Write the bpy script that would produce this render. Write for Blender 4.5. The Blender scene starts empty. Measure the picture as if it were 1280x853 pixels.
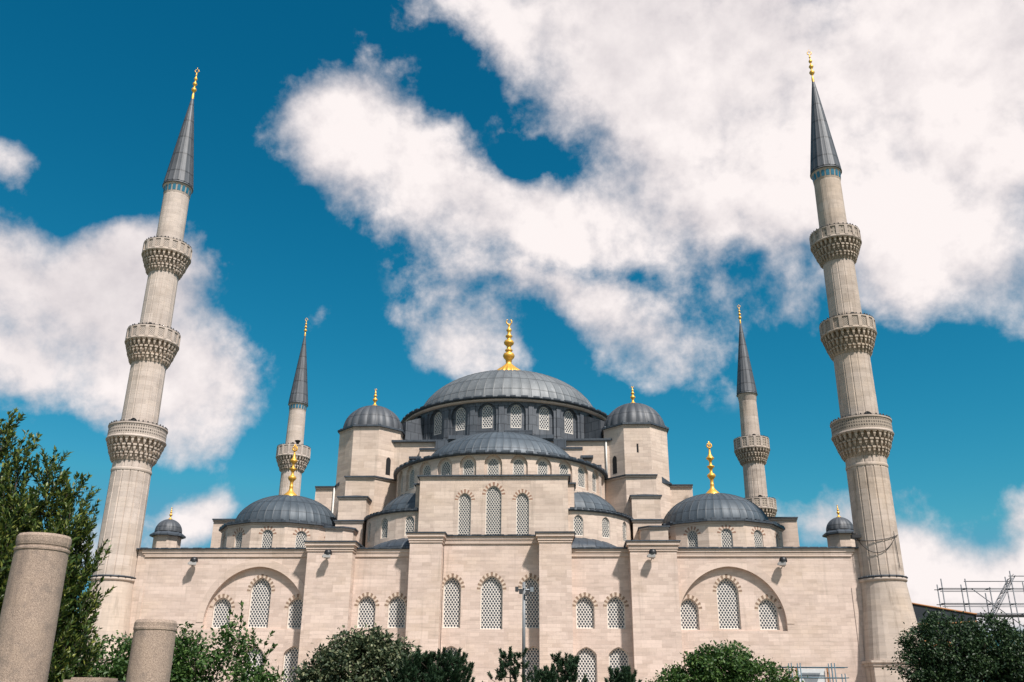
import bpy, bmesh, math, random
import numpy as np
from mathutils import Vector, Matrix
R = math.radians
PI = math.pi
scene = bpy.context.scene
COL = scene.collection
random.seed(7)
rng = np.random.default_rng(11)

# ------------------------------------------------------------------ camera
cam_d = bpy.data.cameras.new('camera')
cam = bpy.data.objects.new('camera', cam_d)
COL.objects.link(cam)
PITCH, YAW, ROLL = R(21.790), R(-3.224), R(0.4428)
CAM = Vector((6.870, -87.849, 1.70))
fw = Vector((math.sin(YAW) * math.cos(PITCH), math.cos(YAW) * math.cos(PITCH), math.sin(PITCH)))
rt = Vector((math.cos(YAW), -math.sin(YAW), 0))
up0 = rt.cross(fw)
rt2 = rt * math.cos(ROLL) + up0 * math.sin(ROLL)
up2 = -rt * math.sin(ROLL) + up0 * math.cos(ROLL)
mw = Matrix((rt2, up2, -fw)).transposed().to_4x4()
mw.translation = CAM
cam.matrix_world = mw
cam_d.sensor_width = 36
cam_d.lens = 36 * 1150 / 1280
cam_d.clip_start = .1
cam_d.clip_end = 5000
scene.camera = cam

# ------------------------------------------------------------------ light
SUN_AZ, SUN_EL = R(36), R(53)          # to the right of the facade's normal, high
sun_dir = Vector((math.sin(SUN_AZ) * math.cos(SUN_EL), -math.cos(SUN_AZ) * math.cos(SUN_EL), math.sin(SUN_EL)))
sd = bpy.data.lights.new('sun', 'SUN')
sd.energy = 5.0
sd.angle = R(3.2)
sd.color = (1, .935, .875)
sun = bpy.data.objects.new('sun', sd)
COL.objects.link(sun)
sun.rotation_euler = (-sun_dir).to_track_quat('-Z', 'Y').to_euler()
scene.view_settings.view_transform = 'Standard'
scene.view_settings.look = 'None'
scene.view_settings.exposure = 0.40
scene.view_settings.gamma = 1.0


# ------------------------------------------------------------------ node helper
class NT:
    def __init__(s, tree):
        s.t = tree
        tree.nodes.clear()

    def n(s, typ, ins=None, **props):
        nd = s.t.nodes.new(typ)
        for k, v in props.items():
            setattr(nd, k, v)
        if ins:
            for k, v in ins.items():
                sock = nd.inputs[k]
                if isinstance(v, bpy.types.NodeSocket):
                    s.t.links.new(v, sock)
                else:
                    sock.default_value = v
        return nd

    def m(s, op, a, b=None, c=None, clamp=False):
        nd = s.t.nodes.new('ShaderNodeMath')
        nd.operation = op
        nd.use_clamp = clamp
        for i, v in enumerate((a, b, c)):
            if v is None:
                continue
            if isinstance(v, bpy.types.NodeSocket):
                s.t.links.new(v, nd.inputs[i])
            else:
                nd.inputs[i].default_value = v
        return nd.outputs[0]

    def vm(s, op, a, b=None):
        nd = s.t.nodes.new('ShaderNodeVectorMath')
        nd.operation = op
        for i, v in enumerate((a, b)):
            if v is None:
                continue
            if isinstance(v, bpy.types.NodeSocket):
                s.t.links.new(v, nd.inputs[i])
            else:
                nd.inputs[i].default_value = v
        return nd

    def mix(s, f, a, b, blend='MIX', clamp=True):
        nd = s.t.nodes.new('ShaderNodeMix')
        nd.data_type = 'RGBA'
        nd.blend_type = blend
        for k, v in ((0, f), (6, a), (7, b)):
            if isinstance(v, bpy.types.NodeSocket):
                s.t.links.new(v, nd.inputs[k])
            else:
                nd.inputs[k].default_value = v if k == 0 else (tuple(v) + (1,) if len(v) == 3 else v)
        return nd.outputs[2]

    def ramp(s, f, a, b):          # smoothstep a..b
        nd = s.n('ShaderNodeMapRange', {0: f, 1: a, 2: b, 3: 0.0, 4: 1.0}, interpolation_type='SMOOTHSTEP')
        return nd.outputs[0]

    def noise(s, vec, scale, detail=4, rough=.55, dist=0.0, typ=None):
        nd = s.n('ShaderNodeTexNoise', {'Scale': scale, 'Detail': detail, 'Roughness': rough, 'Distortion': dist})
        if vec is not None:
            s.t.links.new(vec, nd.inputs['Vector'])
        return nd


# ------------------------------------------------------------------ sky
world = bpy.data.worlds.new('World')
scene.world = world
world.use_nodes = True
W = NT(world.node_tree)
sky = W.n('ShaderNodeTexSky', sky_type='NISHITA')
sky.sun_disc = False
sky.sun_elevation = SUN_EL
sky.sun_rotation = PI - SUN_AZ
sky.air_density = 1.3
sky.dust_density = 0.6
sky.ozone_density = 3.0
dirv = W.n('ShaderNodeTexCoord').outputs['Generated']


def sky_dir(px, py):
    """direction towards a place in the sky"""
    return (fw + rt2 * ((px - 640) / 1150) - up2 * ((py - 426.5) / 1150)).normalized()


# each cloud bank: direction it stands in, half-width and half-height (as seen in the photograph), tilt, density
BANKS = [
    # upper right bank
    (900, 40, 300, 130, 10, .80), (1110, 130, 260, 190, 0, .93), (730, 45, 160, 85, 25, .78), (620, 0, 95, 45, 25, .62),
    (1230, 280, 140, 110, 35, .82), (880, 190, 180, 110, 30, .66), (1060, 290, 130, 85, 20, .55), (1190, 350, 120, 55, 20, .6), (960, 385, 70, 40, 25, .45), (1250, 60, 150, 130, 0, .6),
    # bright cloud left of the middle, with its tail
    (425, 145, 95, 56, -14, .95), (525, 205, 120, 80, 35, .86), (405, 180, 66, 56, 0, .66), (640, 262, 120, 62, 10, .72), (760, 275, 130, 62, 8, .62),
    (860, 320, 120, 50, 40, .42), (425, 258, 60, 36, 30, .42),
    # wisps over the main dome
    (580, 395, 80, 46, 30, .55), (605, 445, 55, 36, 20, .55), (690, 362, 100, 36, 38, .50), (838, 455, 88, 44, 12, .66), (760, 405, 80, 36, 42, .56), (560, 440, 60, 36, 10, .38), (985, 385, 70, 45, 10, .44),
    # left bank
    (50, 355, 165, 78, 8, .93), (170, 420, 112, 92, 30, .9), (10, 440, 120, 45, 10, .6), (240, 490, 70, 56, 35, .8), (215, 545, 60, 34, 10, .5), (165, 315, 60, 40, 20, .5),
    # low clouds by the horizon and small puffs
    (262, 648, 62, 40, -20, .84), (1010, 655, 60, 34, 0, .62), (1135, 700, 85, 62, 12, .92), (1240, 722, 100, 50, -5, .92), (1180, 760, 220, 55, 0, .9), (60, 700, 120, 40, 0, .6),
    (0, 208, 30, 24, 10, .58), (388, 388, 26, 36, 45, .50), (1272, 640, 26, 28, 0, .58), (1190, 640, 70, 24, 10, .36),
]
CL_LO, CL_HI = .34, .90
warp = W.noise(dirv, 6.0, 2, .5)
wv = W.vm('SUBTRACT', warp.outputs['Color'], (.5, .5, .5)).outputs[0]
wsc = W.vm('SCALE', wv)
wsc.inputs['Scale'].default_value = .075
dw = W.vm('ADD', dirv, wsc.outputs[0]).outputs[0]
wsf = W.vm('SCALE', wv)
wsf.inputs['Scale'].default_value = .022
df = W.vm('ADD', dirv, wsf.outputs[0]).outputs[0]
HOLES = [(185, 30, 70, 60, 0, .9), (590, 108, 62, 36, 42, .85), (662, 184, 62, 26, 22, .88), (700, 335, 110, 15, 12, .50), (925, 345, 75, 34, 20, .35), (1010, 440, 70, 34, 30, .4), (480, 350, 80, 26, 25, .55), (1000, 520, 160, 60, 10, .8), (545, 45, 45, 50, 30, .6)]
clear = None                       # product of (1 - bank)
holes = None
for (px, py, sx, sy, tilt, dens, hole) in [b_ + (0,) for b_ in BANKS] + [h_ + (1,) for h_ in HOLES]:
    c = sky_dir(px, py)
    t1 = (sky_dir(px + 5, py) - c).normalized()
    t2 = c.cross(t1).normalized()
    if t2.z < 0:
        t2 = -t2
    ca, sa = math.cos(R(tilt)), math.sin(R(tilt))
    e1, e2 = t1 * ca - t2 * sa, t1 * sa + t2 * ca
    k = 1 + ((px - 640) ** 2 + (py - 426.5) ** 2) / 1150 ** 2
    a = W.m('MULTIPLY_ADD', W.vm('DOT_PRODUCT', dw, tuple(e1)).outputs['Value'], 1150 * k / sx, -c.dot(e1) * 1150 * k / sx)
    b = W.m('MULTIPLY_ADD', W.vm('DOT_PRODUCT', dw, tuple(e2)).outputs['Value'], 1150 * k / sy, -c.dot(e2) * 1150 * k / sy)
    q = W.m('MULTIPLY_ADD', a, a, W.m('MULTIPLY', b, b))
    g = W.m('MULTIPLY', W.m('POWER', 2.0, W.m('MULTIPLY', W.m('POWER', q, 1.15), -1.0)), min(dens, .95))
    om = W.m('SUBTRACT', 1.0, g)
    if hole:
        holes = om if holes is None else W.m('MULTIPLY', holes, om)
    else:
        clear = om if clear is None else W.m('MULTIPLY', clear, om)
bank = W.m('MULTIPLY', W.m('SUBTRACT', 1.0, clear), holes)
# unseen broken cloud added behind the camera as ambient fill for the facade
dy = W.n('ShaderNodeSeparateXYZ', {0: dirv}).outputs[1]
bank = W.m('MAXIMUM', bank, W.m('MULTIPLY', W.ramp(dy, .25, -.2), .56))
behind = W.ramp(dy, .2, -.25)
n1 = W.noise(df, 9.5, 9, .60)
n1b = W.noise(W.vm('ADD', df, tuple(sun_dir * .016 + Vector((.004, 0, .012)))).outputs[0], 9.5, 5, .60)
n2 = W.noise(dw, 3.4, 2, .5)
nn = W.m('ADD', W.m('MULTIPLY_ADD', n1.outputs[0], 2.3, -1.15), W.m('MULTIPLY_ADD', n2.outputs[0], .5, -.25))
nn = W.m('MULTIPLY', nn, W.m('MULTIPLY_ADD', W.m('MULTIPLY', bank, bank), -.60, 1.0))
dn = W.m('ADD', bank, nn)
dens = W.ramp(dn, CL_LO, CL_HI)
dens = W.m('MULTIPLY', W.m('POWER', dens, .85), W.ramp(bank, .02, .22))
core = W.ramp(dn, .55, 1.05)
# light and shade inside the banks: how much cloud lies towards the sun
shade = W.m('MULTIPLY_ADD', W.m('SUBTRACT', n1.outputs[0], n1b.outputs[0]), 3.0, .60, clamp=True)
bil = W.noise(dw, 4.0, 3, .55)
lit = W.m('MULTIPLY_ADD', shade, .42, W.m('MULTIPLY_ADD', core, .32, .36))
lit = W.m('MULTIPLY', lit, W.m('MULTIPLY_ADD', W.ramp(bil.outputs[0], .30, .60), .36, .74), clamp=True)
cl_col = W.mix(lit, (.42, .395, .445), (1.0, .925, .91))
sr = W.n('ShaderNodeSeparateColor', {0: sky.outputs[0]}).outputs
SKY_S = 0.09


def grade(ch, k, p):
    return W.m('MULTIPLY', W.m('POWER', W.m('MULTIPLY', ch, SKY_S), p), k)


skyc = W.n('ShaderNodeCombineColor', {0: W.m('MINIMUM', grade(sr[0], 3.3, 3.1), .075), 1: W.m('MINIMUM', grade(sr[1], .92, 1.25), .285), 2: W.m('MINIMUM', grade(sr[2], .90, 1.2), .42)})
clb = W.vm('SCALE', cl_col)
W.t.links.new(W.m('MULTIPLY_ADD', behind, .12, .75), clb.inputs['Scale'])   # added clouds behind the camera made brighter to lift the facade's shadows
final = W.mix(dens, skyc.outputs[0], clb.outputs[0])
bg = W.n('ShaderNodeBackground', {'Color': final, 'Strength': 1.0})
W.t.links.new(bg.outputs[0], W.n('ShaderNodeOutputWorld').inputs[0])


# ------------------------------------------------------------------ materials
MATS = {}


def new_mat(name):
    m = bpy.data.materials.new(name)
    m.use_nodes = True
    t = NT(m.node_tree)
    out = t.n('ShaderNodeOutputMaterial')
    return m, t, out


def wall_uv(t, cyl=None):
    """u along the wall, v up"""
    if cyl:
        o = t.n('ShaderNodeSeparateXYZ', {0: t.n('ShaderNodeTexCoord').outputs['Object']}).outputs
        u = t.m('MULTIPLY', t.m('ARCTAN2', o[1], o[0]), cyl)
        return t.n('ShaderNodeCombineXYZ', {0: u, 1: o[2], 2: 0.0}).outputs[0]
    g = t.n('ShaderNodeNewGeometry')
    p = t.n('ShaderNodeSeparateXYZ', {0: g.outputs['Position']}).outputs
    nn = t.n('ShaderNodeSeparateXYZ', {0: g.outputs['True Normal']}).outputs
    f = t.m('GREATER_THAN', t.m('ABSOLUTE', nn[0]), t.m('ABSOLUTE', nn[1]))
    u = t.m('ADD', t.m('MULTIPLY', p[1], f), t.m('MULTIPLY', p[0], t.m('SUBTRACT', 1.0, f)))
    return t.n('ShaderNodeCombineXYZ', {0: u, 1: p[2], 2: 0.0}).outputs[0]


def stone(name, c1, c2, ochre=(.56, .42, .29), stain=(.20, .165, .13), grime=.35, cyl=None, course=.40, mortar=.35, rough=.85, streak=.3):
    m, t, out = new_mat(name)
    uv = wall_uv(t, cyl)
    pos = t.n('ShaderNodeNewGeometry').outputs['Position']
    br = t.n('ShaderNodeTexBrick', {'Vector': uv, 'Color1': (0, 0, 0, 1), 'Color2': (1, 1, 1, 1), 'Mortar': (.5, .5, .5, 1), 'Scale': 1.0,
                                    'Mortar Size': .012, 'Mortar Smooth': .3, 'Bias': 0.0, 'Brick Width': course * 2.6, 'Row Height': course}, offset=.43, squash=1.0)
    rnd = br.outputs['Color']
    br2 = t.n('ShaderNodeTexBrick', {'Vector': uv, 'Color1': (0, 0, 0, 1), 'Color2': (1, 1, 1, 1), 'Mortar': (0, 0, 0, 1), 'Scale': 1.0,
                                     'Mortar Size': 0.0, 'Bias': -.72, 'Brick Width': course * 2.6, 'Row Height': course}, offset=.43)
    col = t.mix(rnd, c1, c2)
    big = t.noise(pos, .16, 4, .6)
    col = t.mix(t.m('MULTIPLY', t.ramp(big.outputs[0], .44, .66), .26), col, ochre)
    col = t.mix(t.m('MULTIPLY', br2.outputs['Color'], .34), col, ochre)
    # patches of replaced stone, two or three courses high
    br3 = t.n('ShaderNodeTexBrick', {'Vector': uv, 'Color1': (0, 0, 0, 1), 'Color2': (1, 1, 1, 1), 'Mortar': (.5, .5, .5, 1), 'Scale': 1.0,
                                     'Mortar Size': 0.0, 'Bias': 0.0, 'Brick Width': course * 5.3, 'Row Height': course * 2.0}, offset=.37)
    lighter = tuple(min(1, c * 1.12) for c in c2)
    col = t.mix(t.m('MULTIPLY', t.ramp(br3.outputs['Color'], .70, .92), .55), col, lighter)
    col = t.mix(t.m('MULTIPLY', t.ramp(br3.outputs['Color'], .28, .05), .24), col, tuple(c * .8 for c in c1))
    # rain streaks and soot: a shape of their own
    st = t.n('ShaderNodeMapping', {'Vector': pos, 'Scale': (1.4, 1.4, .12)}).outputs[0]
    sn = t.noise(st, 1.0, 5, .65)
    sn2 = t.noise(pos, .55, 6, .65)
    col = t.mix(t.m('MULTIPLY', t.ramp(sn.outputs[0], .54, .74), streak), col, stain)
    col = t.mix(t.m('MULTIPLY', t.ramp(sn2.outputs[0], .55, .78), grime), col, stain)
    bed = t.noise(t.n('ShaderNodeMapping', {'Vector': uv, 'Scale': (.45, 3.4, 1.0)}).outputs[0], 1.0, 5, .7)
    col = t.mix(t.m('MULTIPLY', t.ramp(bed.outputs[0], .50, .66), .20), col, stain)
    col = t.mix(t.m('MULTIPLY', t.ramp(bed.outputs[0], .46, .30), .22), col, tuple(min(1, c * 1.15) for c in c2))
    fine = t.noise(pos, 6.0, 4, .7)
    col = t.mix(t.m('MULTIPLY_ADD', fine.outputs[0], .5, -.05, clamp=True), col, t.mix(.5, col, stain), 'MIX')
    # weathered bed joints: some courses read darker than others
    col = t.mix(t.m('MULTIPLY', br.outputs['Fac'], mortar), col, stain)
    bs = t.n('ShaderNodeBsdfPrincipled', {'Base Color': col, 'Roughness': rough})
    bs.inputs['Specular IOR Level'].default_value = .2
    h = t.m('SUBTRACT', t.m('MULTIPLY', fine.outputs[0], .4), t.m('MULTIPLY', br.outputs['Fac'], .8))
    h = t.m('ADD', h, t.m('MULTIPLY', rnd, .35))
    bump = t.n('ShaderNodeBump', {'Height': h, 'Strength': .35, 'Distance': .03})
    t.t.links.new(bump.outputs[0], bs.inputs['Normal'])
    t.t.links.new(bs.outputs[0], out.inputs[0])
    MATS[name] = m
    return m


def plain(name, col, rough=.6, metal=0.0, var=.15, scale=3.0, spec=.4):
    m, t, out = new_mat(name)
    pos = t.n('ShaderNodeTexCoord').outputs['Object']
    nz = t.noise(pos, scale, 5, .6)
    dark = tuple(c * (1 - var * 2) for c in col)
    lightc = tuple(min(1, c * (1 + var)) for c in col)
    cc = t.mix(nz.outputs[0], dark, lightc)
    bs = t.n('ShaderNodeBsdfPrincipled', {'Base Color': cc, 'Roughness': rough, 'Metallic': metal})
    bs.inputs['Specular IOR Level'].default_value = spec
    t.t.links.new(bs.outputs[0], out.inputs[0])
    MATS[name] = m
    return m


def lead(name, c1, c2, rough=.55, seams=None, row=1.2, streaks=.35):
    """sheet lead; seams = number of sheets around for a dome centred on the object's origin"""
    m, t, out = new_mat(name)
    obj_c = t.n('ShaderNodeTexCoord').outputs['Object']
    pos = t.n('ShaderNodeNewGeometry').outputs['Position']
    if seams:
        o = t.n('ShaderNodeSeparateXYZ', {0: obj_c}).outputs
        u = t.m('MULTIPLY', t.m('ARCTAN2', o[0], o[1]), seams / (2 * PI))
        v = t.m('DIVIDE', o[2], row)
    else:
        q = t.n('ShaderNodeSeparateXYZ', {0: wall_uv(t)}).outputs
        u = t.m('DIVIDE', q[0], .8)
        v = t.m('DIVIDE', q[1], row)
    uv = t.n('ShaderNodeCombineXYZ', {0: u, 1: v, 2: 0.0}).outputs[0]
    br = t.n('ShaderNodeTexBrick', {'Vector': uv, 'Color1': (0, 0, 0, 1), 'Color2': (1, 1, 1, 1), 'Mortar': (.2, .2, .2, 1), 'Scale': 1.0,
                                    'Mortar Size': .05, 'Mortar Smooth': .35, 'Bias': 0.0, 'Brick Width': 1.0, 'Row Height': 1.0}, offset=0.0 if seams else .5)
    nz = t.noise(pos, 1.3, 6, .65)
    f = t.m('MULTIPLY_ADD', br.outputs['Color'], .45, t.m('MULTIPLY', nz.outputs[0], .55))
    col = t.mix(f, c1, c2)
    st = t.noise(t.n('ShaderNodeMapping', {'Vector': pos, 'Scale': (2.2, 2.2, .25)}).outputs[0], 1.0, 4, .7)
    big = t.noise(pos, .35, 4, .6)
    col = t.mix(t.m('MULTIPLY', t.ramp(big.outputs[0], .40, .66), .4), col, tuple(min(1, c * 1.35) for c in c2))
    col = t.mix(t.m('MULTIPLY', t.ramp(st.outputs[0], .55, .72), streaks), col, tuple(min(1, c * 1.9) for c in c2))
    col = t.mix(t.m('MULTIPLY', br.outputs['Fac'], .55), col, tuple(c * .35 for c in c1))
    bs = t.n('ShaderNodeBsdfPrincipled', {'Base Color': col, 'Roughness': rough, 'Metallic': .15})
    bs.inputs['Specular IOR Level'].default_value = .45
    h = t.m('ADD', t.m('MULTIPLY', nz.outputs[0], .3), t.m('MULTIPLY', br.outputs['Color'], .25))
    bump = t.n('ShaderNodeBump', {'Height': h, 'Strength': .4, 'Distance': .05})
    t.t.links.new(bump.outputs[0], bs.inputs['Normal'])
    t.t.links.new(bs.outputs[0], out.inputs[0])
    MATS[name] = m
    return m


def grille_mat(name, pitch, hole, white=(.70, .655, .60), dark=(.035, .04, .048)):
    """pierced plaster lattice: hexagonally packed openings over dark glass"""
    m, t, out = new_mat(name)
    o = t.n('ShaderNodeSeparateXYZ', {0: t.n('ShaderNodeTexCoord').outputs['Object']}).outputs
    px, pz = pitch, pitch * 1.5

    def cell(ox, oz):
        a = t.m('SUBTRACT', t.m('FRACT', t.m('MULTIPLY_ADD', o[0], 1 / px, 50.5 + ox)), .5)
        b = t.m('SUBTRACT', t.m('FRACT', t.m('MULTIPLY_ADD', o[2], 1 / pz, 50.0 + oz)), .5)
        a = t.m('ABSOLUTE', t.m('MULTIPLY', a, px))
        b = t.m('ABSOLUTE', t.m('MULTIPLY', b, pz * .92))
        return t.m('MAXIMUM', a, t.m('ADD', t.m('MULTIPLY', a, .5), t.m('MULTIPLY', b, .866)))   # hexagon distance
    d = t.m('MINIMUM', cell(0, 0), cell(.5, .5))
    f = t.ramp(d, hole * .88, hole * 1.06)
    pn = t.noise(t.n('ShaderNodeNewGeometry').outputs['Position'], 2.2, 4, .6)
    wcol = t.mix(t.m('MULTIPLY', t.ramp(pn.outputs[0], .4, .7), .4), white, tuple(c * .72 for c in white))
    dcol = t.mix(pn.outputs[0], dark, tuple(c * 2.2 for c in dark))
    col = t.mix(f, dcol, wcol)
    bs = t.n('ShaderNodeBsdfPrincipled', {'Base Color': col, 'Roughness': t.m('MULTIPLY_ADD', f, .5, .3)})
    bump = t.n('ShaderNodeBump', {'Height': f, 'Strength': .8, 'Distance': .06})
    t.t.links.new(bump.outputs[0], bs.inputs['Normal'])
    t.t.links.new(bs.outputs[0], out.inputs[0])
    MATS[name] = m
    return m


def pierced_mat(name, base, radius, pu, pv, fill=.32, diag=False):
    m, t, out = new_mat(name)
    o = t.n('ShaderNodeSeparateXYZ', {0: t.n('ShaderNodeTexCoord').outputs['Object']}).outputs
    u = t.m('MULTIPLY', t.m('ARCTAN2', o[1], o[0]), radius)
    v = o[2]
    if diag:
        u, v = t.m('ADD', u, v), t.m('SUBTRACT', u, v)
    cid = t.n('ShaderNodeCombineXYZ', {0: t.m('FLOOR', t.m('DIVIDE', u, pu)), 1: t.m('FLOOR', t.m('DIVIDE', v, pv)), 2: 0.0}).outputs[0]
    wn = t.n('ShaderNodeTexWhiteNoise', {'Vector': cid}).outputs['Value']
    a = t.m('ABSOLUTE', t.m('SUBTRACT', t.m('FRACT', t.m('DIVIDE', u, pu)), .5))
    b = t.m('ABSOLUTE', t.m('SUBTRACT', t.m('FRACT', t.m('DIVIDE', v, pv)), .5))
    hole = t.m('SUBTRACT', 1.0, t.ramp(t.m('MAXIMUM', a, b), fill * .8, fill * 1.1))
    hole = t.m('MULTIPLY', hole, t.m('MULTIPLY_ADD', wn, .45, .55))
    pn = t.noise(t.n('ShaderNodeNewGeometry').outputs['Position'], 1.6, 5, .6)
    bc = t.mix(pn.outputs[0], tuple(c * .75 for c in base), base)
    col = t.mix(hole, bc, (.06, .05, .045))
    bs = t.n('ShaderNodeBsdfPrincipled', {'Base Color': col, 'Roughness': .85})
    bump = t.n('ShaderNodeBump', {'Height': t.m('SUBTRACT', 1.0, hole), 'Strength': .7, 'Distance': .05})
    t.t.links.new(bump.outputs[0], bs.inputs['Normal'])
    t.t.links.new(bs.outputs[0], out.inputs[0])
    MATS[name] = m
    return m


def leaf_mat(name, c1, c2, c3, trans=.3, rough=.5):
    m, t, out = new_mat(name)
    g = t.n('ShaderNodeNewGeometry')
    r = t.n('ShaderNodeValToRGB', {0: g.outputs['Random Per Island']})
    e = r.color_ramp.elements
    e[0].color = c1 + (1,)
    e[1].color = c3 + (1,)
    k = e.new(.55)
    k.color = c2 + (1,)
    bs = t.n('ShaderNodeBsdfPrincipled', {'Base Color': r.outputs[0], 'Roughness': rough})
    bs.inputs['Specular IOR Level'].default_value = .35
    tr = t.n('ShaderNodeBsdfTranslucent', {'Color': r.outputs[0]})
    mx = t.n('ShaderNodeMixShader', {0: trans, 1: bs.outputs[0], 2: tr.outputs[0]})
    t.t.links.new(mx.outputs[0], out.inputs[0])
    MATS[name] = m
    return m


STONE = stone('facade_stone', (.54, .425, .365), (.66, .532, .465), grime=.2, streak=.26, course=.34, mortar=.22)
STONE_UP = stone('upper_stone', (.525, .415, .347), (.645, .523, .44), grime=.26, streak=.34, course=.36, mortar=.22)
TRIM = stone('trim_stone', (.54, .43, .37), (.63, .505, .435), grime=.16, course=.9, mortar=.3)
MIN_L = stone('minaret_stone', (.475, .40, .352), (.565, .48, .425), grime=.36, cyl=1.9, streak=.5, course=.5, mortar=.12)
MIN_R = stone('weathered_minaret_stone', (.40, .333, .285), (.50, .418, .36), grime=.5, cyl=1.9, streak=.75, course=.5, mortar=.12, stain=(.15, .12, .095))
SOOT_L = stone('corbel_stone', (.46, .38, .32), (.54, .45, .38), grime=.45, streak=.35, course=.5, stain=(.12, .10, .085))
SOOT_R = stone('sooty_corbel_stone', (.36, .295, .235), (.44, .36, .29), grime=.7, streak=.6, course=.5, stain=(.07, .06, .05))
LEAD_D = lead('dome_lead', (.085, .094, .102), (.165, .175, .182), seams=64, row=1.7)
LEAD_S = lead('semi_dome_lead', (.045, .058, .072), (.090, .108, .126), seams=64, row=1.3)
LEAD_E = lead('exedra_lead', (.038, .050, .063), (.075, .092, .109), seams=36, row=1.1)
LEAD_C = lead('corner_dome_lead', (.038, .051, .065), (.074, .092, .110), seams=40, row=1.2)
LEAD_T = lead('turret_lead', (.045, .050, .058), (.082, .088, .098), seams=20, row=1.5)
LEAD_R = lead('roof_lead', (.028, .036, .048), (.062, .075, .092), row=1.0)
LEAD_W = lead('drum_lead', (.05, .056, .068), (.105, .115, .13), row=1.1, streaks=.5)
LEAD_M = lead('spire_lead', (.052, .056, .063), (.095, .10, .11), seams=16, row=2.4, streaks=.5)
GOLD, t_, o_ = new_mat('gilded_copper')
nz_ = t_.noise(t_.n('ShaderNodeNewGeometry').outputs['Position'], 1.5, 4, .6)
b_ = t_.n('ShaderNodeBsdfPrincipled', {'Base Color': t_.mix(nz_.outputs[0], (.72, .36, .05), (.86, .50, .10)), 'Roughness': .42, 'Metallic': .55})
t_.t.links.new(b_.outputs[0], o_.inputs[0])
GRILLE = grille_mat('pierced_plaster_grille', .28, .094)
GRILLE_S = grille_mat('fine_plaster_grille', .25, .084, white=(.60, .55, .48))
GRILLE_D = grille_mat('drum_plaster_grille', .30, .104)
WFRAME = plain('white_plaster', (.66, .61, .55), .8, var=.08)
REDV = plain('red_voussoir_stone', (.30, .175, .125), .9, var=.2)
REDW = plain('weathered_voussoir_stone', (.27, .185, .135), .9, var=.25)
DARK = plain('dark_opening', (.012, .012, .013), .9, var=.1)
TILE = plain('turquoise_tile', (.03, .17, .26), .35, var=.25)
PIER1 = pierced_mat('lattice_parapet_stone', (.50, .42, .36), 2.85, .235, .30, .30)
PIER2 = pierced_mat('diamond_parapet_stone', (.50, .42, .36), 2.65, .21, .21, .27, diag=True)
PIER1R = pierced_mat('weathered_lattice_parapet', (.36, .295, .235), 2.85, .235, .30, .30)
PIER2R = pierced_mat('weathered_diamond_parapet', (.38, .315, .255), 2.65, .21, .21, .27, diag=True)
PIER3R = pierced_mat('weathered_square_parapet', (.38, .315, .255), 2.65, .36, .42, .24)
STEEL = plain('galvanised_steel', (.30, .32, .34), .45, .6, .15)
BLUE_ST = plain('painted_steel_tube', (.06, .12, .16), .5, .2, .2)
TUBE = plain('scaffold_steel', (.13, .14, .155), .5, .4, .2)
GRANITE = None
BARK = plain('bark', (.05, .038, .028), .9, var=.3, scale=8)
LAMP_D = plain('dark_lamp_housing', (.05, .05, .052), .5, var=.15)
FLOOD_G = plain('grey_lamp_housing', (.34, .33, .32), .5, var=.1)
VOUS_PALE = plain('pale_voussoir_stone', (.57, .46, .37), .9, var=.08)
POLE = plain('grey_painted_pole', (.19, .20, .21), .5, .2, .12)
WHITE_P = plain('white_painted_metal', (.62, .60, .56), .5, var=.1)
BLACK_P = plain('black_plastic', (.015, .015, .017), .45, var=.1)
CABLE = plain('cable_rubber', (.02, .02, .022), .6, var=.1)
ORANGE = plain('orange_timber', (.36, .16, .06), .7, var=.2)
TARP = plain('dark_membrane', (.016, .022, .030), .55, var=.25, scale=.8)
SHEET = plain('white_sheeting', (.55, .57, .58), .7, var=.12)
L_LAUREL = leaf_mat('laurel_leaf', (.024, .05, .013), (.072, .12, .03), (.24, .26, .055), .32, .40)
L_BUSH = leaf_mat('broad_leaf', (.024, .058, .015), (.05, .105, .025), (.11, .185, .045), .34)
L_CATALPA = leaf_mat('clustered_leaf', (.026, .045, .022), (.055, .08, .038), (.24, .25, .14), .25)
L_PINE = leaf_mat('pine_needle', (.012, .032, .017), (.026, .058, .028), (.055, .10, .045), .15)
L_DARK = leaf_mat('dark_leaf', (.011, .027, .011), (.023, .05, .02), (.055, .095, .032), .22)


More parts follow.
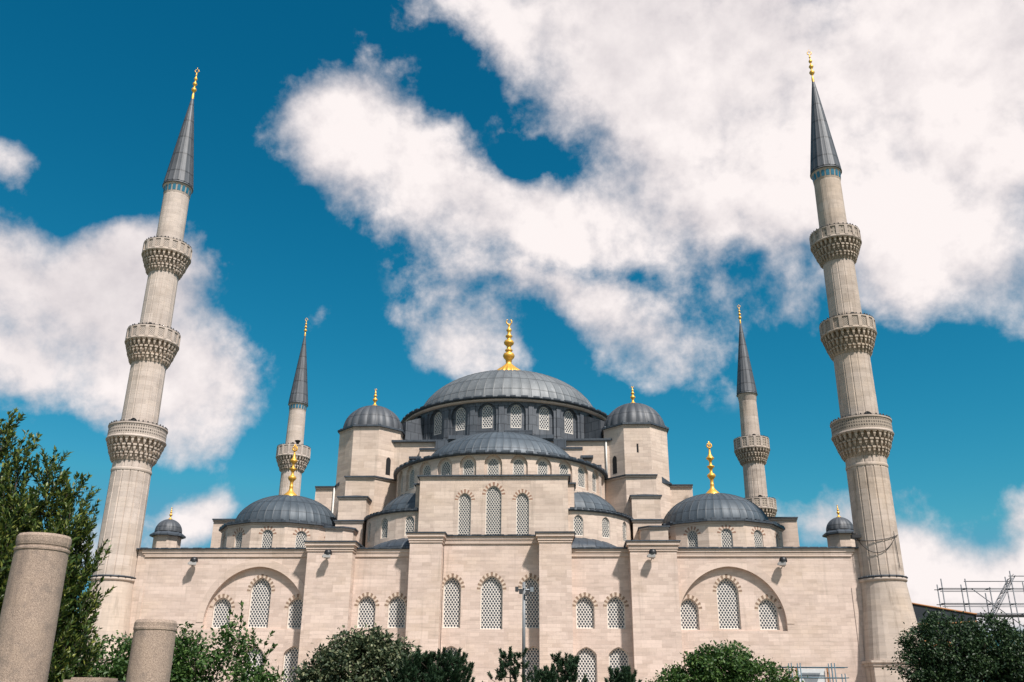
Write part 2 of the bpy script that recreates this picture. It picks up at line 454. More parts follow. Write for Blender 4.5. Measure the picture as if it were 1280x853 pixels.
def granite():
    m, t, out = new_mat('speckled_granite')
    p = t.n('ShaderNodeTexCoord').outputs['Object']
    a = t.noise(p, 85, 3, .7)
    b = t.noise(p, 2.2, 5, .6)
    c = t.noise(t.n('ShaderNodeMapping', {'Vector': p, 'Scale': (3, 3, .5)}).outputs[0], 1.2, 6, .7)
    mot = t.noise(p, 7.0, 6, .7)
    pit = t.noise(p, 26, 3, .6)
    vor = t.n('ShaderNodeTexVoronoi', {'Vector': p, 'Scale': 110.0})
    col = t.mix(t.ramp(a.outputs[0], .35, .66), (.21, .155, .12), (.44, .33, .26))
    col = t.mix(t.m('MULTIPLY', t.m('SUBTRACT', 1.0, t.ramp(vor.outputs['Distance'], .15, .35)), .5), col, (.07, .055, .05))
    col = t.mix(t.m('MULTIPLY', t.ramp(b.outputs[0], .45, .75), .35), col, (.42, .31, .23))
    col = t.mix(t.m('MULTIPLY', t.ramp(c.outputs[0], .53, .70), .5), col, (.13, .10, .085))
    col = t.mix(t.m('MULTIPLY', t.ramp(mot.outputs[0], .48, .70), .55), col, (.17, .135, .115))
    col = t.mix(t.m('MULTIPLY', t.ramp(pit.outputs[0], .66, .74), .7), col, (.08, .065, .055))
    crk = t.n('ShaderNodeTexVoronoi', {'Vector': t.n('ShaderNodeMapping', {'Vector': p, 'Scale': (1.6, 1.6, .7)}).outputs[0], 'Scale': 1.3}, feature='DISTANCE_TO_EDGE')
    ck = t.m('SUBTRACT', 1.0, t.ramp(crk.outputs['Distance'], .0, .012))
    col = t.mix(t.m('MULTIPLY', ck, .0), col, (.06, .05, .04))
    bs = t.n('ShaderNodeBsdfPrincipled', {'Base Color': col, 'Roughness': .85})
    h = t.m('SUBTRACT', t.m('ADD', t.m('MULTIPLY', a.outputs[0], .5), b.outputs[0]), t.m('MULTIPLY', ck, .0))
    bump = t.n('ShaderNodeBump', {'Height': h, 'Strength': .6, 'Distance': .02})
    t.t.links.new(bump.outputs[0], bs.inputs['Normal'])
    t.t.links.new(bs.outputs[0], out.inputs[0])
    return m


GRANITE = granite()


# ------------------------------------------------------------------ mesh builder
class MB:
    def __init__(s):
        s.v, s.f, s.sm = [], [], []

    def add(s, verts, faces, smooth=False):
        b = len(s.v)
        s.v += [tuple(p) for p in verts]
        for f in faces:
            s.f.append([i + b for i in f])
            s.sm.append(smooth)
        return s

    def box(s, x0, x1, y0, y1, z0, z1):
        x0, x1 = min(x0, x1), max(x0, x1)
        v = [(x0, y0, z0), (x1, y0, z0), (x1, y1, z0), (x0, y1, z0), (x0, y0, z1), (x1, y0, z1), (x1, y1, z1), (x0, y1, z1)]
        return s.add(v, [(0, 3, 2, 1), (4, 5, 6, 7), (0, 1, 5, 4), (1, 2, 6, 5), (2, 3, 7, 6), (3, 0, 4, 7)])

    def prism(s, poly, z0, z1, top=None):
        """extrude an (x, y) polygon; top = z per vertex for a sloping top"""
        a = sum(poly[i][0] * poly[(i + 1) % len(poly)][1] - poly[(i + 1) % len(poly)][0] * poly[i][1] for i in range(len(poly)))
        idx = list(range(len(poly)))
        if a < 0:
            idx.reverse()
        n = len(poly)
        P = [poly[i] for i in idx]
        T = [(top[i] if top else z1) for i in idx]
        v = [(x, y, z0) for x, y in P] + [(P[i][0], P[i][1], T[i]) for i in range(n)]
        f = [tuple(range(n - 1, -1, -1)), tuple(range(n, 2 * n))] + [(i, (i + 1) % n, n + (i + 1) % n, n + i) for i in range(n)]
        return s.add(v, f)

    def lathe(s, prof, n=32, c=(0, 0, 0), phase=0.0, smooth=True, rad=None, a0=0.0, a1=2 * PI, cap=False):
        """prof: list of (r, z); rad(k, n) multiplies or adds to the radius at angular step k"""
        full = abs(a1 - a0 - 2 * PI) < 1e-6
        m = n if full else n + 1
        v, f = [], []
        for (r, z) in prof:
            for k in range(m):
                a = a0 + (a1 - a0) * k / n + phase
                rr = r if rad is None else rad(k, r, z)
                v.append((c[0] + rr * math.cos(a), c[1] + rr * math.sin(a), c[2] + z))
        for i in range(len(prof) - 1):
            for k in range(n):
                k2 = (k + 1) % m
                f.append((i * m + k, i * m + k2, (i + 1) * m + k2, (i + 1) * m + k))
        if cap:
            f.append(tuple(range(m - 1, -1, -1)))
            f.append(tuple((len(prof) - 1) * m + k for k in range(m)))
        return s.add(v, f, smooth)

    def tube(s, pts, r, n=8, smooth=True, r2=None):
        pts = [Vector(p) for p in pts]
        v, f = [], []
        for i, p in enumerate(pts):
            d = (pts[min(i + 1, len(pts) - 1)] - pts[max(i - 1, 0)]).normalized()
            a = d.orthogonal().normalized() if abs(d.z) > .9 else d.cross(Vector((0, 0, 1))).normalized()
            b = d.cross(a)
            rr = r if r2 is None else r + (r2 - r) * i / (len(pts) - 1)
            for k in range(n):
                t = 2 * PI * k / n
                v.append(p + (a * math.cos(t) + b * math.sin(t)) * rr)
        for i in range(len(pts) - 1):
            for k in range(n):
                f.append((i * n + k, (i + 1) * n + k, (i + 1) * n + (k + 1) % n, i * n + (k + 1) % n))
        f.append(tuple(range(n)))
        f.append(tuple((len(pts) - 1) * n + k for k in range(n - 1, -1, -1)))
        return s.add(v, f, smooth)

    def sphere(s, c, r, n=10, sz=1.0):
        prof = [(max(1e-4, r * math.sin(PI * i / n)), -r * sz * math.cos(PI * i / n)) for i in range(n + 1)]
        return s.lathe(prof, n + 4, c)

    def build(s, name, mat, parent=None, loc=(0, 0, 0), rz=0.0):
        me = bpy.data.meshes.new(name)
        me.from_pydata(s.v, [], s.f)
        me.polygons.foreach_set('use_smooth', s.sm)
        me.materials.append(mat)
        me.update()
        bm = bmesh.new()
        bm.from_mesh(me)
        bmesh.ops.recalc_face_normals(bm, faces=bm.faces)
        bm.to_mesh(me)
        bm.free()
        return link(name, me, parent, loc, rz)


def link(name, me, parent=None, loc=(0, 0, 0), rz=0.0):
    o = bpy.data.objects.new(name, me)
    COL.objects.link(o)
    o.location = loc
    o.rotation_euler = (0, 0, rz)
    if parent is not None:
        o.parent = parent
    return o


def tag(o, label=None, cat=None, group=None, kind=None):
    if label:
        o['label'] = label
    if cat:
        o['category'] = cat
    if group:
        o['group'] = group
    if kind:
        o['kind'] = kind
    return o


def thing(name, label, cat, loc=(0, 0, 0), group=None, rz=0.0):
    o = bpy.data.objects.new(name, None)
    o.empty_display_size = .5
    COL.objects.link(o)
    o.location = loc
    o.rotation_euler = (0, 0, rz)
    return tag(o, label, cat, group)


# ------------------------------------------------------------------ arches, pierced walls
def arch(xc, w, z0, zs, za, n=9):
    """outline of an opening (counter-clockwise), springing at zs, point at za"""
    a, h = w / 2, za - zs
    pts = [(xc - a, z0), (xc + a, z0)]
    side = []
    if h >= a * 1.01:
        c = (h * h - a * a) / (2 * a)
        r = a + c
        t1 = math.atan2(h, c)
        for i in range(n + 1):
            t = t1 * i / n
            side.append((-c + r * math.cos(t), r * math.sin(t)))
    else:
        for i in range(n + 1):
            u = math.sin(PI / 2 * (1 - i / n))
            side.append((a * u, h * max(0.0, 1 - u ** 1.35) ** .62))
    for x, z in side:
        pts.append((xc + x, zs + z))
    for x, z in reversed(side[:-1]):
        pts.append((xc - x, zs + z))
    # drop doubled points
    out = []
    for p in pts:
        if not out or (abs(p[0] - out[-1][0]) + abs(p[1] - out[-1][1])) > 1e-4:
            out.append(p)
    return out


def clip_poly(poly, axis, val, keep_low):
    out = []
    n = len(poly)
    for i in range(n):
        p, q = poly[i], poly[(i + 1) % n]
        dp = (p[axis] - val) * (1 if keep_low else -1)
        dq = (q[axis] - val) * (1 if keep_low else -1)
        if dp <= 0:
            out.append(p)
        if dp * dq < 0:
            t = dp / (dp - dq)
            out.append((p[0] + (q[0] - p[0]) * t, p[1] + (q[1] - p[1]) * t))
    return out


def ray_hit(poly, c, d):
    best = None
    n = len(poly)
    for i in range(n):
        ax, az = poly[i][0] - c[0], poly[i][1] - c[1]
        bx, bz = poly[(i + 1) % n][0] - c[0], poly[(i + 1) % n][1] - c[1]
        ex, ez = bx - ax, bz - az
        den = d[0] * ez - d[1] * ex
        if abs(den) < 1e-12:
            continue
        t = (ax * ez - az * ex) / den
        u = (ax * d[1] - az * d[0]) / den
        if t > 1e-9 and -1e-6 <= u <= 1 + 1e-6 and (best is None or t > best):
            best = t
    return (c[0] + d[0] * best, c[1] + d[1] * best)


def ring_fill(mb, outer, hole, mp):
    c = (sum(p[0] for p in hole) / len(hole), (min(p[1] for p in hole) + max(p[1] for p in hole)) / 2)
    angs = sorted(set(round(math.atan2(p[1] - c[1], p[0] - c[0]), 6) for p in list(outer) + list(hole)))
    ins, outs = [], []
    for a in angs:
        d = (math.cos(a), math.sin(a))
        ins.append(ray_hit(hole, c, d))
        outs.append(ray_hit(outer, c, d))
    n = len(angs)
    v = [mp(p[0], p[1], 0) for p in ins] + [mp(p[0], p[1], 0) for p in outs]
    mb.add(v, [(i, (i + 1) % n, n + (i + 1) % n, n + i) for i in range(n)])


def fill_around(mb, outer, holes, mp):
    if not holes:
        mb.add([mp(p[0], p[1], 0) for p in outer], [tuple(range(len(outer)))])
        return
    if len(holes) == 1:
        ring_fill(mb, outer, holes[0], mp)
        return
    for axis in (1, 0):
        iv = sorted((min(p[axis] for p in h), max(p[axis] for p in h), k) for k, h in enumerate(holes))
        hi = iv[0][1]
        for j in range(1, len(iv)):
            if iv[j][0] > hi + .005:
                cut = (hi + iv[j][0]) / 2
                lo_ids = [q[2] for q in iv[:j]]
                fill_around(mb, clip_poly(outer, axis, cut, True), [holes[k] for k in lo_ids], mp)
                fill_around(mb, clip_poly(outer, axis, cut, False), [holes[k] for k in range(len(holes)) if k not in lo_ids], mp)
                return
            hi = max(hi, iv[j][1])
    raise RuntimeError('openings overlap')


def pierced_wall(mb, outer, holes, depth, mp):
    """a wall face with convex openings plus the reveals of the openings; mp(s, z, d) places a point"""
    fill_around(mb, outer, holes, mp)
    for loop in holes:
        n = len(loop)
        vv = [mp(p[0], p[1], 0) for p in loop] + [mp(p[0], p[1], depth) for p in loop]
        mb.add(vv, [(i, (i + 1) % n, n + (i + 1) % n, n + i) for i in range(n)])


def rect(x0, x1, z0, z1, nx=1, nz=1):
    p = [(x0 + (x1 - x0) * i / nx, z0) for i in range(nx)] + [(x1, z0 + (z1 - z0) * i / nz) for i in range(nz)]
    p += [(x1 + (x0 - x1) * i / nx, z1) for i in range(nx)] + [(x0, z1 + (z0 - z1) * i / nz) for i in range(nz)]
    return p


def plate(mb, loop, y):
    mb.add([(p[0], y, p[1]) for p in loop], [tuple(range(len(loop)))])


WCACHE = {}


def make_window(parent, x, y, z, rz, w, h, rise, grille=None, frame=.10, vous=None, vlen=.31, nv=9, recess=.16, skip=None, vmat=None):
    """window > grille, frame, voussoirs ; z = sill, local frame: x along the wall, y inwards"""
    key = (round(w, 2), round(h, 2), round(rise, 2), grille.name if grille else '', round(frame, 2), vous, nv, round(recess, 2), vmat.name if vmat else '', str(skip))
    if key not in WCACHE:
        lo = arch(0, w, 0, h - rise, h)
        li = arch(0, w - 2 * frame, frame, h - rise, h - frame)
        g = MB()
        plate(g, li, recess + .05)
        fr = MB()
        n = len(lo)
        vv = [(p[0], recess, p[1]) for p in lo] + [(p[0], recess, p[1]) for p in li] + [(p[0], recess + .06, p[1]) for p in li]
        fr.add(vv, [(i, (i + 1) % n, n + (i + 1) % n, n + i) for i in range(n)] + [(n + i, n + (i + 1) % n, 2 * n + (i + 1) % n, 2 * n + i) for i in range(n)])
        meshes = [('grille', g, grille or GRILLE), ('frame', fr, WFRAME)]
        if vous:
            vb = MB()
            a = w / 2
            zs = h - rise
            cc = max(0.0, (rise * rise - a * a) / (2 * a))
            ns = 2 * nv + 1
            mids = []

            def ring_r(t):
                d = (math.cos(t), math.sin(t))
                r = a
                for q in range(60):
                    rr = a * .8 + q * (rise - a * .8 + .5) / 60
                    if math.hypot(abs(rr * d[0]) + cc, rr * d[1]) <= a + cc:
                        r = rr
                return r
            prev = None
            t0, t1 = -.10, PI + .10
            for i in range(ns):
                jo = vlen * (1.0 if i % 2 else random.uniform(.72, .95))
                tt = (t0 + (t1 - t0) * i / ns, t0 + (t1 - t0) * (i + 1) / ns)
                P = []
                for t in tt:
                    r = ring_r(min(max(t, 0), PI))
                    d = (math.cos(t), math.sin(t))
                    P.append(((r + .03) * d[0], (r + .03) * d[1], (r + .05 + jo) * d[0], (r + .05 + jo) * d[1]))
                if skip and any(skip(x + p[2], z + zs + p[3]) for p in P):
                    continue
                yf = -.006 if i % 2 else -.003
                v = [(P[0][0], yf, zs + P[0][1]), (P[0][2], yf, zs + P[0][3]), (P[1][2], yf, zs + P[1][3]), (P[1][0], yf, zs + P[1][1])]
                k0 = len(vb.v)
                vb.add(v, [(0, 1, 2, 3)])
                mids.append(i % 2)
                if prev is not None and prev == i - 1:
                    # share the joint with the stone before
                    vb.add([], [])
                    vb.f[-1] = [k0 - 1, k0 + 1, k0 + 2, k0 + 3]
                    vb.f.append([k0 - 2, k0 + 1, k0 - 1])
                    vb.sm.append(False)
                    mids.append(i % 2)
                prev = i
            vmids = mids
            meshes.append(('voussoirs', vb, vmat or REDW))
        out = []
        for nm, b, mt in meshes:
            o = b.build(nm, mt)
            if nm == 'voussoirs':
                o.data.materials.clear()
                o.data.materials.append(VOUS_PALE)
                o.data.materials.append(mt)
                o.data.polygons.foreach_set('material_index', vmids)
            out.append((nm, o.data))
            bpy.data.objects.remove(o)
        WCACHE[key] = out
    e = bpy.data.objects.new('window', None)
    e.empty_display_size = .3
    COL.objects.link(e)
    e.location = (x, y, z)
    e.rotation_euler = (0, 0, rz)
    e.parent = parent
    for nm, me in WCACHE[key]:
        link(nm, me, e)
    return e


# ------------------------------------------------------------------ ground
g = MB()
g.add([(-1500, -1500, 0), (1500, -1500, 0), (1500, 1500, 0), (-1500, 1500, 0)], [(0, 1, 2, 3)])
gm, t_, o_ = new_mat('dry_park_grass')
p_ = t_.n('ShaderNodeNewGeometry').outputs['Position']
na_, nb_ = t_.noise(p_, .15, 5, .6), t_.noise(p_, 6, 4, .7)
gc_ = t_.mix(t_.ramp(na_.outputs[0], .4, .62), (.05, .075, .022), (.16, .13, .085))
gc_ = t_.mix(t_.m('MULTIPLY', nb_.outputs[0], .5), gc_, (.03, .045, .015))
b_ = t_.n('ShaderNodeBsdfPrincipled', {'Base Color': gc_, 'Roughness': .95})
t_.t.links.new(b_.outputs[0], o_.inputs[0])
tag(g.build('ground', gm), kind='structure')
g = MB()
g.add([(-60, -14, .004), (60, -14, .004), (60, -2.9, .004), (-60, -2.9, .004)], [(0, 1, 2, 3)])
tag(g.build('paved_path', TRIM), kind='structure')

# ------------------------------------------------------------------ the mosque
XO = .12
mosque = thing('mosque', 'great stone mosque with cascading grey lead domes and pierced windows', 'mosque')


def part(name, mb, mat, parent=mosque, loc=(0, 0, 0), rz=0.0):
    return mb.build(name, mat, parent, loc, rz)


flat = lambda y0: (lambda s, z, d: (s, y0 + d, z))
Z_WING, Z_PIL, Z_MID, Z_CTR, Z_INN = 15.80, 16.24, 15.80, 17.0, 17.05

# --- window schedule of the facade: (x, width, sill, top, rise)
ROW2 = {'wing': [(21.85, 2.0, 8.55, 13.15, 1.35), (25.4, 1.76, 8.50, 11.30, 1.05), (18.25, 1.70, 8.50, 11.30, 1.05)],
        'mid': [(8.72, 1.68, 8.54, 11.42, 1.02), (11.55, 1.68, 8.54, 11.42, 1.02)]}
ROW1 = {'wing': [(21.75, 1.85, 3.2, 6.92, .72), (18.05, 1.85, 3.2, 6.92, .72)], 'mid': [(8.75, 1.86, 3.2, 6.95, .72), (11.65, 1.80, 3.2, 6.95, .72)]}


def win_hole(w):
    x, ww, z0, z1, rise = w
    return arch(x, ww, z0, z1 - rise, z1)


wall = MB()
facade_windows = []
for s in (-1, 1):
    # wings with the big blind arch
    xs = sorted((s * 17.0 + XO, s * 34.1 + XO))
    an = arch(s * 22.05 + XO, 9.7, 8.38, 9.0, 14.1, 18)
    holes = [an]
    lows = []
    for (x, w, z0, z1, r) in (ROW1['wing'] if s < 0 else []):
        hq = (s * x + XO, w, z0, z1, r)
        holes.append(win_hole(hq))
        lows.append(hq)
    pierced_wall(wall, rect(xs[0], xs[1], 0, Z_WING - .1), holes, .42, flat(0.0))
    ups = [(s * x + XO, w, z0, z1, r) for (x, w, z0, z1, r) in ROW2['wing']]
    pierced_wall(wall, [(p[0], p[1]) for p in an], [win_hole(q) for q in ups], .3, flat(.42))
    cx = s * 22.05 + XO

    def outside(x, z, cx=cx):
        a, c = 4.85, (5.1 ** 2 - 4.85 ** 2) / (2 * 4.85)
        return abs(x - cx) > 4.8 or (z > 9 and math.hypot(abs(x - cx) + c, z - 9) > a + c - .05)
    for q in ups:
        facade_windows.append((q, .42, True, outside))
    for q in lows:
        facade_windows.append((q, 0.0, False, None))
    # middle bays
    xs = sorted((s * 7.4 + XO, s * 13.1 + XO))
    hs = [(s * x + XO, w, z0, z1, r) for (x, w, z0, z1, r) in ROW2['mid']]
    h1 = [(s * x + XO, w, z0, z1, r) for (x, w, z0, z1, r) in ROW1['mid']]
    pierced_wall(wall, rect(xs[0], xs[1], 0, Z_MID - .1), [win_hole(q) for q in hs + h1], .4, flat(0.0))
    facade_windows += [(q, 0.0, True, None) for q in hs] + [(q, 0.0, False, None) for q in h1]
hs = [(-3.6 + XO, 1.66, 8.56, 13.15, 1.08), (.08 + XO, 2.08, 8.44, 13.26, 1.32), (3.72 + XO, 1.66, 8.56, 13.15, 1.08)]
h1 = [(-3.55 + XO, 1.9, 3.2, 7.0, .75), (3.95 + XO, 1.9, 3.2, 7.0, .75)]
pierced_wall(wall, rect(-4.5 + XO, 4.5 + XO, 0, Z_CTR - .1), [win_hole(q) for q in hs + h1], .4, flat(0.0))
facade_windows += [(q, 0.0, True, None) for q in hs] + [(q, 0.0, False, None) for q in h1]
# side and rear walls of the hall
wall.add([(-34.1 + XO, 0, 0), (-34.1 + XO, 50, 0), (-34.1 + XO, 50, 15.7), (-34.1 + XO, 0, 15.7)], [(0, 1, 2, 3)])
wall.add([(34.1 + XO, 0, 0), (34.1 + XO, 50, 0), (34.1 + XO, 50, 15.7), (34.1 + XO, 0, 15.7)], [(0, 1, 2, 3)])
wall.add([(-34.1 + XO, 50, 0), (34.1 + XO, 50, 0), (34.1 + XO, 50, 15.7), (-34.1 + XO, 50, 15.7)], [(0, 1, 2, 3)])
part('facade_wall', wall, STONE)
for (q, y, v, sk) in facade_windows:
    x, w, z0, z1, rise = q
    make_window(mosque, x, y, z0, 0, w, z1 - z0, rise, GRILLE, vous=v, nv=11 if w > 1.9 else 9, skip=sk, recess=.26)

# archivolts of the blind arches
for s in (-1, 1):
    cx = s * 22.05 + XO
    a = MB()
    inn = arch(cx, 9.7, 8.38, 9.0, 14.1, 18)[2:]
    out = arch(cx, 11.0, 8.38, 9.0, 14.82, 18)[2:]
    n = len(inn)
    v = [(p[0], -.035, p[1]) for p in inn] + [(p[0], -.035, p[1]) for p in out] + [(p[0], .03, p[1]) for p in out] + [(p[0], .05, p[1]) for p in inn]
    fcs = []
    for i in range(n - 1):
        if s * (max(abs(inn[i][0]), abs(out[i][0])) * 0 + inn[i][0]) < 0 and False:
            continue
        fcs += [(i, i + 1, n + i + 1, n + i), (n + i, n + i + 1, 2 * n + i + 1, 2 * n + i), (i, 3 * n + i, 3 * n + i + 1, i + 1)]
    a.add(v, fcs)
    part('arch_surround', a, TRIM)

# pilasters
PIL = [(s * 12.93, s * 17.2, Z_PIL) for s in (-1, 1)] + [(s * 4.55, s * 7.55, Z_INN) for s in (-1, 1)]
for (xa, xb, zt) in PIL:
    x0, x1 = sorted((xa + XO, xb + XO))
    p = MB()
    p.box(x0, x1, -1.4, .3, 0, zt - .75)
    part('pilaster', p, STONE)
    c = MB()
    c.box(x0 - .08, x1 + .08, -1.48, .33, zt - .95, zt - .82)
    c.box(x0 - .14, x1 + .14, -1.54, .35, zt - .752, zt - .42)
    c.box(x0 - .28, x1 + .28, -1.68, .37, zt - .418, zt - .12)
    part('cornice', c, TRIM)
    r = MB()
    r.box(x0 - .38, x1 + .38, -1.78, 1.9, zt - .118, zt)
    xm = (x0 + x1) / 2
    r.add([(x0 - .36, -1.76, zt), (x1 + .36, -1.76, zt), (x1 + .36, 2.0, zt), (x0 - .36, 2.0, zt), (xm, .3, zt + .35)], [(0, 1, 4), (1, 2, 4), (2, 3, 4), (3, 0, 4)])
    part('pilaster_roof', r, LEAD_R)

# cornices and lead edges of the wall bays
for (xa, xb, zt) in [(-34.1, -17.2, Z_WING), (17.2, 34.1, Z_WING), (-12.93, -7.55, Z_MID), (7.55, 12.93, Z_MID), (-4.55, 4.55, Z_CTR)]:
    c = MB()
    e0 = .75 if xa < -30 else 0
    e1 = .75 if xb > 30 else 0
    c.box(xa + XO + e0, xb + XO - e1, -.12, .2, zt - .80, zt - .62)
    c.box(xa + XO + e0 * .6, xb + XO - e1 * .6, -.22, .22, zt - .418, zt - .12)
    c.box(xa + XO + e0 * .8, xb + XO - e1 * .8, -.14, .21, zt - .618, zt - .42)
    part('cornice', c, TRIM)
    r = MB()
    r.box(xa + XO - (.1 if xa < -30 else 0), xb + XO + (.1 if xb > 30 else 0), -.36, 1.5, zt - .118, zt)
    xx = xa + XO + .3
    while xx < xb + XO - .9:
        w_ = random.uniform(.55, .95)
        r.box(xx, xx + w_, -.385, .2, zt - .05, zt + random.uniform(.02, .05))
        xx += w_ + random.uniform(.15, .5)
    part('roof_edge', r, LEAD_R)
# end strips of the wings and their shadow joints
for s in (-1, 1):
    c = MB()
    c.box(s * 33.0 + XO, s * 33.35 + XO, -.07, .02, 0, 12.2)
    part('corner_strip', c, TRIM)

# gallery roof
r = MB()
r.add([(-34.0, .6, 15.72), (34.2, .6, 15.72), (34.2, 50, 16.3), (-34.0, 50, 16.3)], [(0, 1, 2, 3)])
part('gallery_roof', r, LEAD_R)

# --- middle block in front of the semi-dome
YB = 1.6
blk = MB()
bw = [(-2.82 + XO, 1.26, 17.2, 21.45, .78), (.02 + XO, 1.56, 17.2, 22.16, .98), (2.86 + XO, 1.26, 17.2, 21.45, .78)]
pierced_wall(blk, rect(-7.32 + XO, 7.32 + XO, 15.6, 23.05), [win_hole(q) for q in bw], .35, flat(YB))
blk.add([(-7.32 + XO, YB, 15.6), (-7.32 + XO, 9, 15.6), (-7.32 + XO, 9, 23.05), (-7.32 + XO, YB, 23.05)], [(0, 1, 2, 3)])
blk.add([(7.32 + XO, YB, 15.6), (7.32 + XO, 9, 15.6), (7.32 + XO, 9, 23.05), (7.32 + XO, YB, 23.05)], [(0, 1, 2, 3)])
part('exedra_block', blk, STONE_UP)
for q in bw:
    make_window(mosque, q[0], YB, q[2], 0, q[1], q[3] - q[2], q[4], GRILLE_S, frame=.08, vous=True, vlen=.33, nv=9, vmat=REDV, recess=.14)
for s in (-1, 1):
    b = MB()
    b.box(s * 7.32 + XO, s * 7.95 + XO, YB + 1.5, 8, 15.7, 22.6)
    part('side_buttress', b, STONE_UP)
    b = MB()
    b.box(s * 7.30 + XO, s * 8.15 + XO, YB + 1.3, 8, 22.6, 22.75)
    part('buttress_cap', b, LEAD_R)
c = MB()
c.box(-7.40 + XO, 7.40 + XO, YB - .08, 5, 22.88, 23.06)
part('cornice', c, TRIM)
r = MB()
r.box(-7.62 + XO, 7.62 + XO, YB - .25, 5.5, 23.062, 23.20)
r.prism([(-7.5, YB - .2), (7.7, YB - .2), (7.7, 5), (-7.5, 5)], 23.2, 23.2, top=[23.22, 23.22, 23.4, 23.4])
part('block_roof', r, LEAD_R)


# --- cylinder tiers
def cyl_map(cx, cy, rad, ang):
    """ang: direction of s = 0, measured from -y towards +x"""
    def mp(s, z, d):
        a = ang + s / rad
        return (cx + (rad - d) * math.sin(a), cy - (rad - d) * math.cos(a), z)
    return mp


def tier(name, mat, cx, cy, rad, z0, z1, wins, step, w, h, rise, zw, a_from, a_to, grille=GRILLE_S, niche=None, vous=False, frame=.07, wdepth=.25, recess=.1):
    """a drum wall with a window every `step` degrees at the angles in wins"""
    mb = MB()
    for ang in wins:
        half = R(step / 2) * rad
        mp = cyl_map(cx, cy, rad, R(ang))
        if niche:
            nw, nh, nr, nz, nd = niche
            no = arch(0, nw, nz, nz + nh - nr, nz + nh)
            pierced_wall(mb, rect(-half, half, z0, z1, 4, 1), [no], nd, mp)
            mp2 = lambda s, z, d, mp=mp, nd=nd: mp(s, z, d + nd)
            pierced_wall(mb, no, [arch(0, w, zw, zw + h - rise, zw + h)], wdepth, mp2)
            off = nd
        else:
            pierced_wall(mb, rect(-half, half, z0, z1, 4, 1), [arch(0, w, zw, zw + h - rise, zw + h)], wdepth, mp)
            off = 0
        p = mp(0, zw, off)
        make_window(mosque, p[0], p[1], zw, R(ang), w, h, rise, grille, frame=frame, vous=vous, recess=recess)
    # plain remainder
    lo, hi = min(wins) - step / 2, max(wins) + step / 2
    for (a, b) in ((a_from, lo), (hi, a_to)):
        if b - a > .5:
            n = max(2, int((b - a) / 4))
            vv = []
            for i in range(n + 1):
                t = R(a + (b - a) * i / n)
                vv += [(cx + rad * math.sin(t), cy - rad * math.cos(t), z0), (cx + rad * math.sin(t), cy - rad * math.cos(t), z1)]
            mb.add(vv, [(2 * i, 2 * i + 2, 2 * i + 3, 2 * i + 1) for i in range(n)])
    return part(name, mb, mat)


def dome_prof(r, h, n=18, r_end=.02, p=1.0):
    out = []
    for i in range(n + 1):
        t = PI / 2 * i / n
        out.append((max(r_end, r * math.cos(t)), h * math.sin(t) ** p))
    return out


def seam_rad(sub, amp):
    """standing seams between lead sheets"""
    return lambda k, r, z: r + (amp if k % sub == 0 else 0.0) * min(1, r / 2)


def lead_dome(name, mat, c, r, h, seams, amp=.045, sub=5, parent=mosque, ph=None):
    """dome on its own origin; seams as raised rolls"""
    d = MB()
    n = seams * sub
    v, f = [], []
    # uneven angular steps so the roll is narrow
    steps = [0, .055, .5, .945] if sub == 4 else [0, .035, .09, .5, .91]
    prof = dome_prof(r, h)
    m = seams * len(steps)
    for (rr, z) in prof:
        for k in range(m):
            q, j = divmod(k, len(steps))
            a = 2 * PI * (q + steps[j]) / seams
            am = amp * min(1.0, rr / (r * .3)) if j == 0 else 0.0
            k2 = 1 + am / max(rr, .3)
            v.append((rr * k2 * math.cos(a), rr * k2 * math.sin(a), z + am * (z / max(h, .1))))
    for i in range(len(prof) - 1):
        for k in range(m):
            f.append((i * m + k, i * m + (k + 1) % m, (i + 1) * m + (k + 1) % m, (i + 1) * m + k))
    d.add(v, f, True)
    return part(name, d, mat, parent, c)


def deck(name, c, r_out, r_in, z0, z1):
    d = MB()
    d.lathe([(r_out, z0), (r_in, z1)], 72, c)
    return part(name, d, LEAD_R)


def eave_ring(name, c, r_in, r_out, z0, z1, mat=None, n=96, bumps=0, parent=mosque):
    e = MB()
    e.lathe([(r_in, z0), (r_out, z0 + .03), (r_out, z1 - .04), (r_out - .12, z1), (r_in, z1 + .06)], n, c)
    if bumps:
        for i in range(bumps):
            a = 2 * PI * i / bumps + random.uniform(-.006, .006)
            w = 2 * PI / bumps * random.uniform(.24, .38)
            vv = []
            for (rr, z) in ((r_out + .03, z1 - .10), (r_out + .03, z1 + .09), (r_out - .30, z1 + .09), (r_out - .30, z1 - .02)):
                for t in (a - w, a + w):
                    vv.append((c[0] + rr * math.cos(t), c[1] + rr * math.sin(t), c[2] + z))
            e.add(vv, [(0, 1, 3, 2), (2, 3, 5, 4), (0, 2, 4, 6), (1, 7, 5, 3)])
    return part(name, e, mat or LEAD_R, parent)


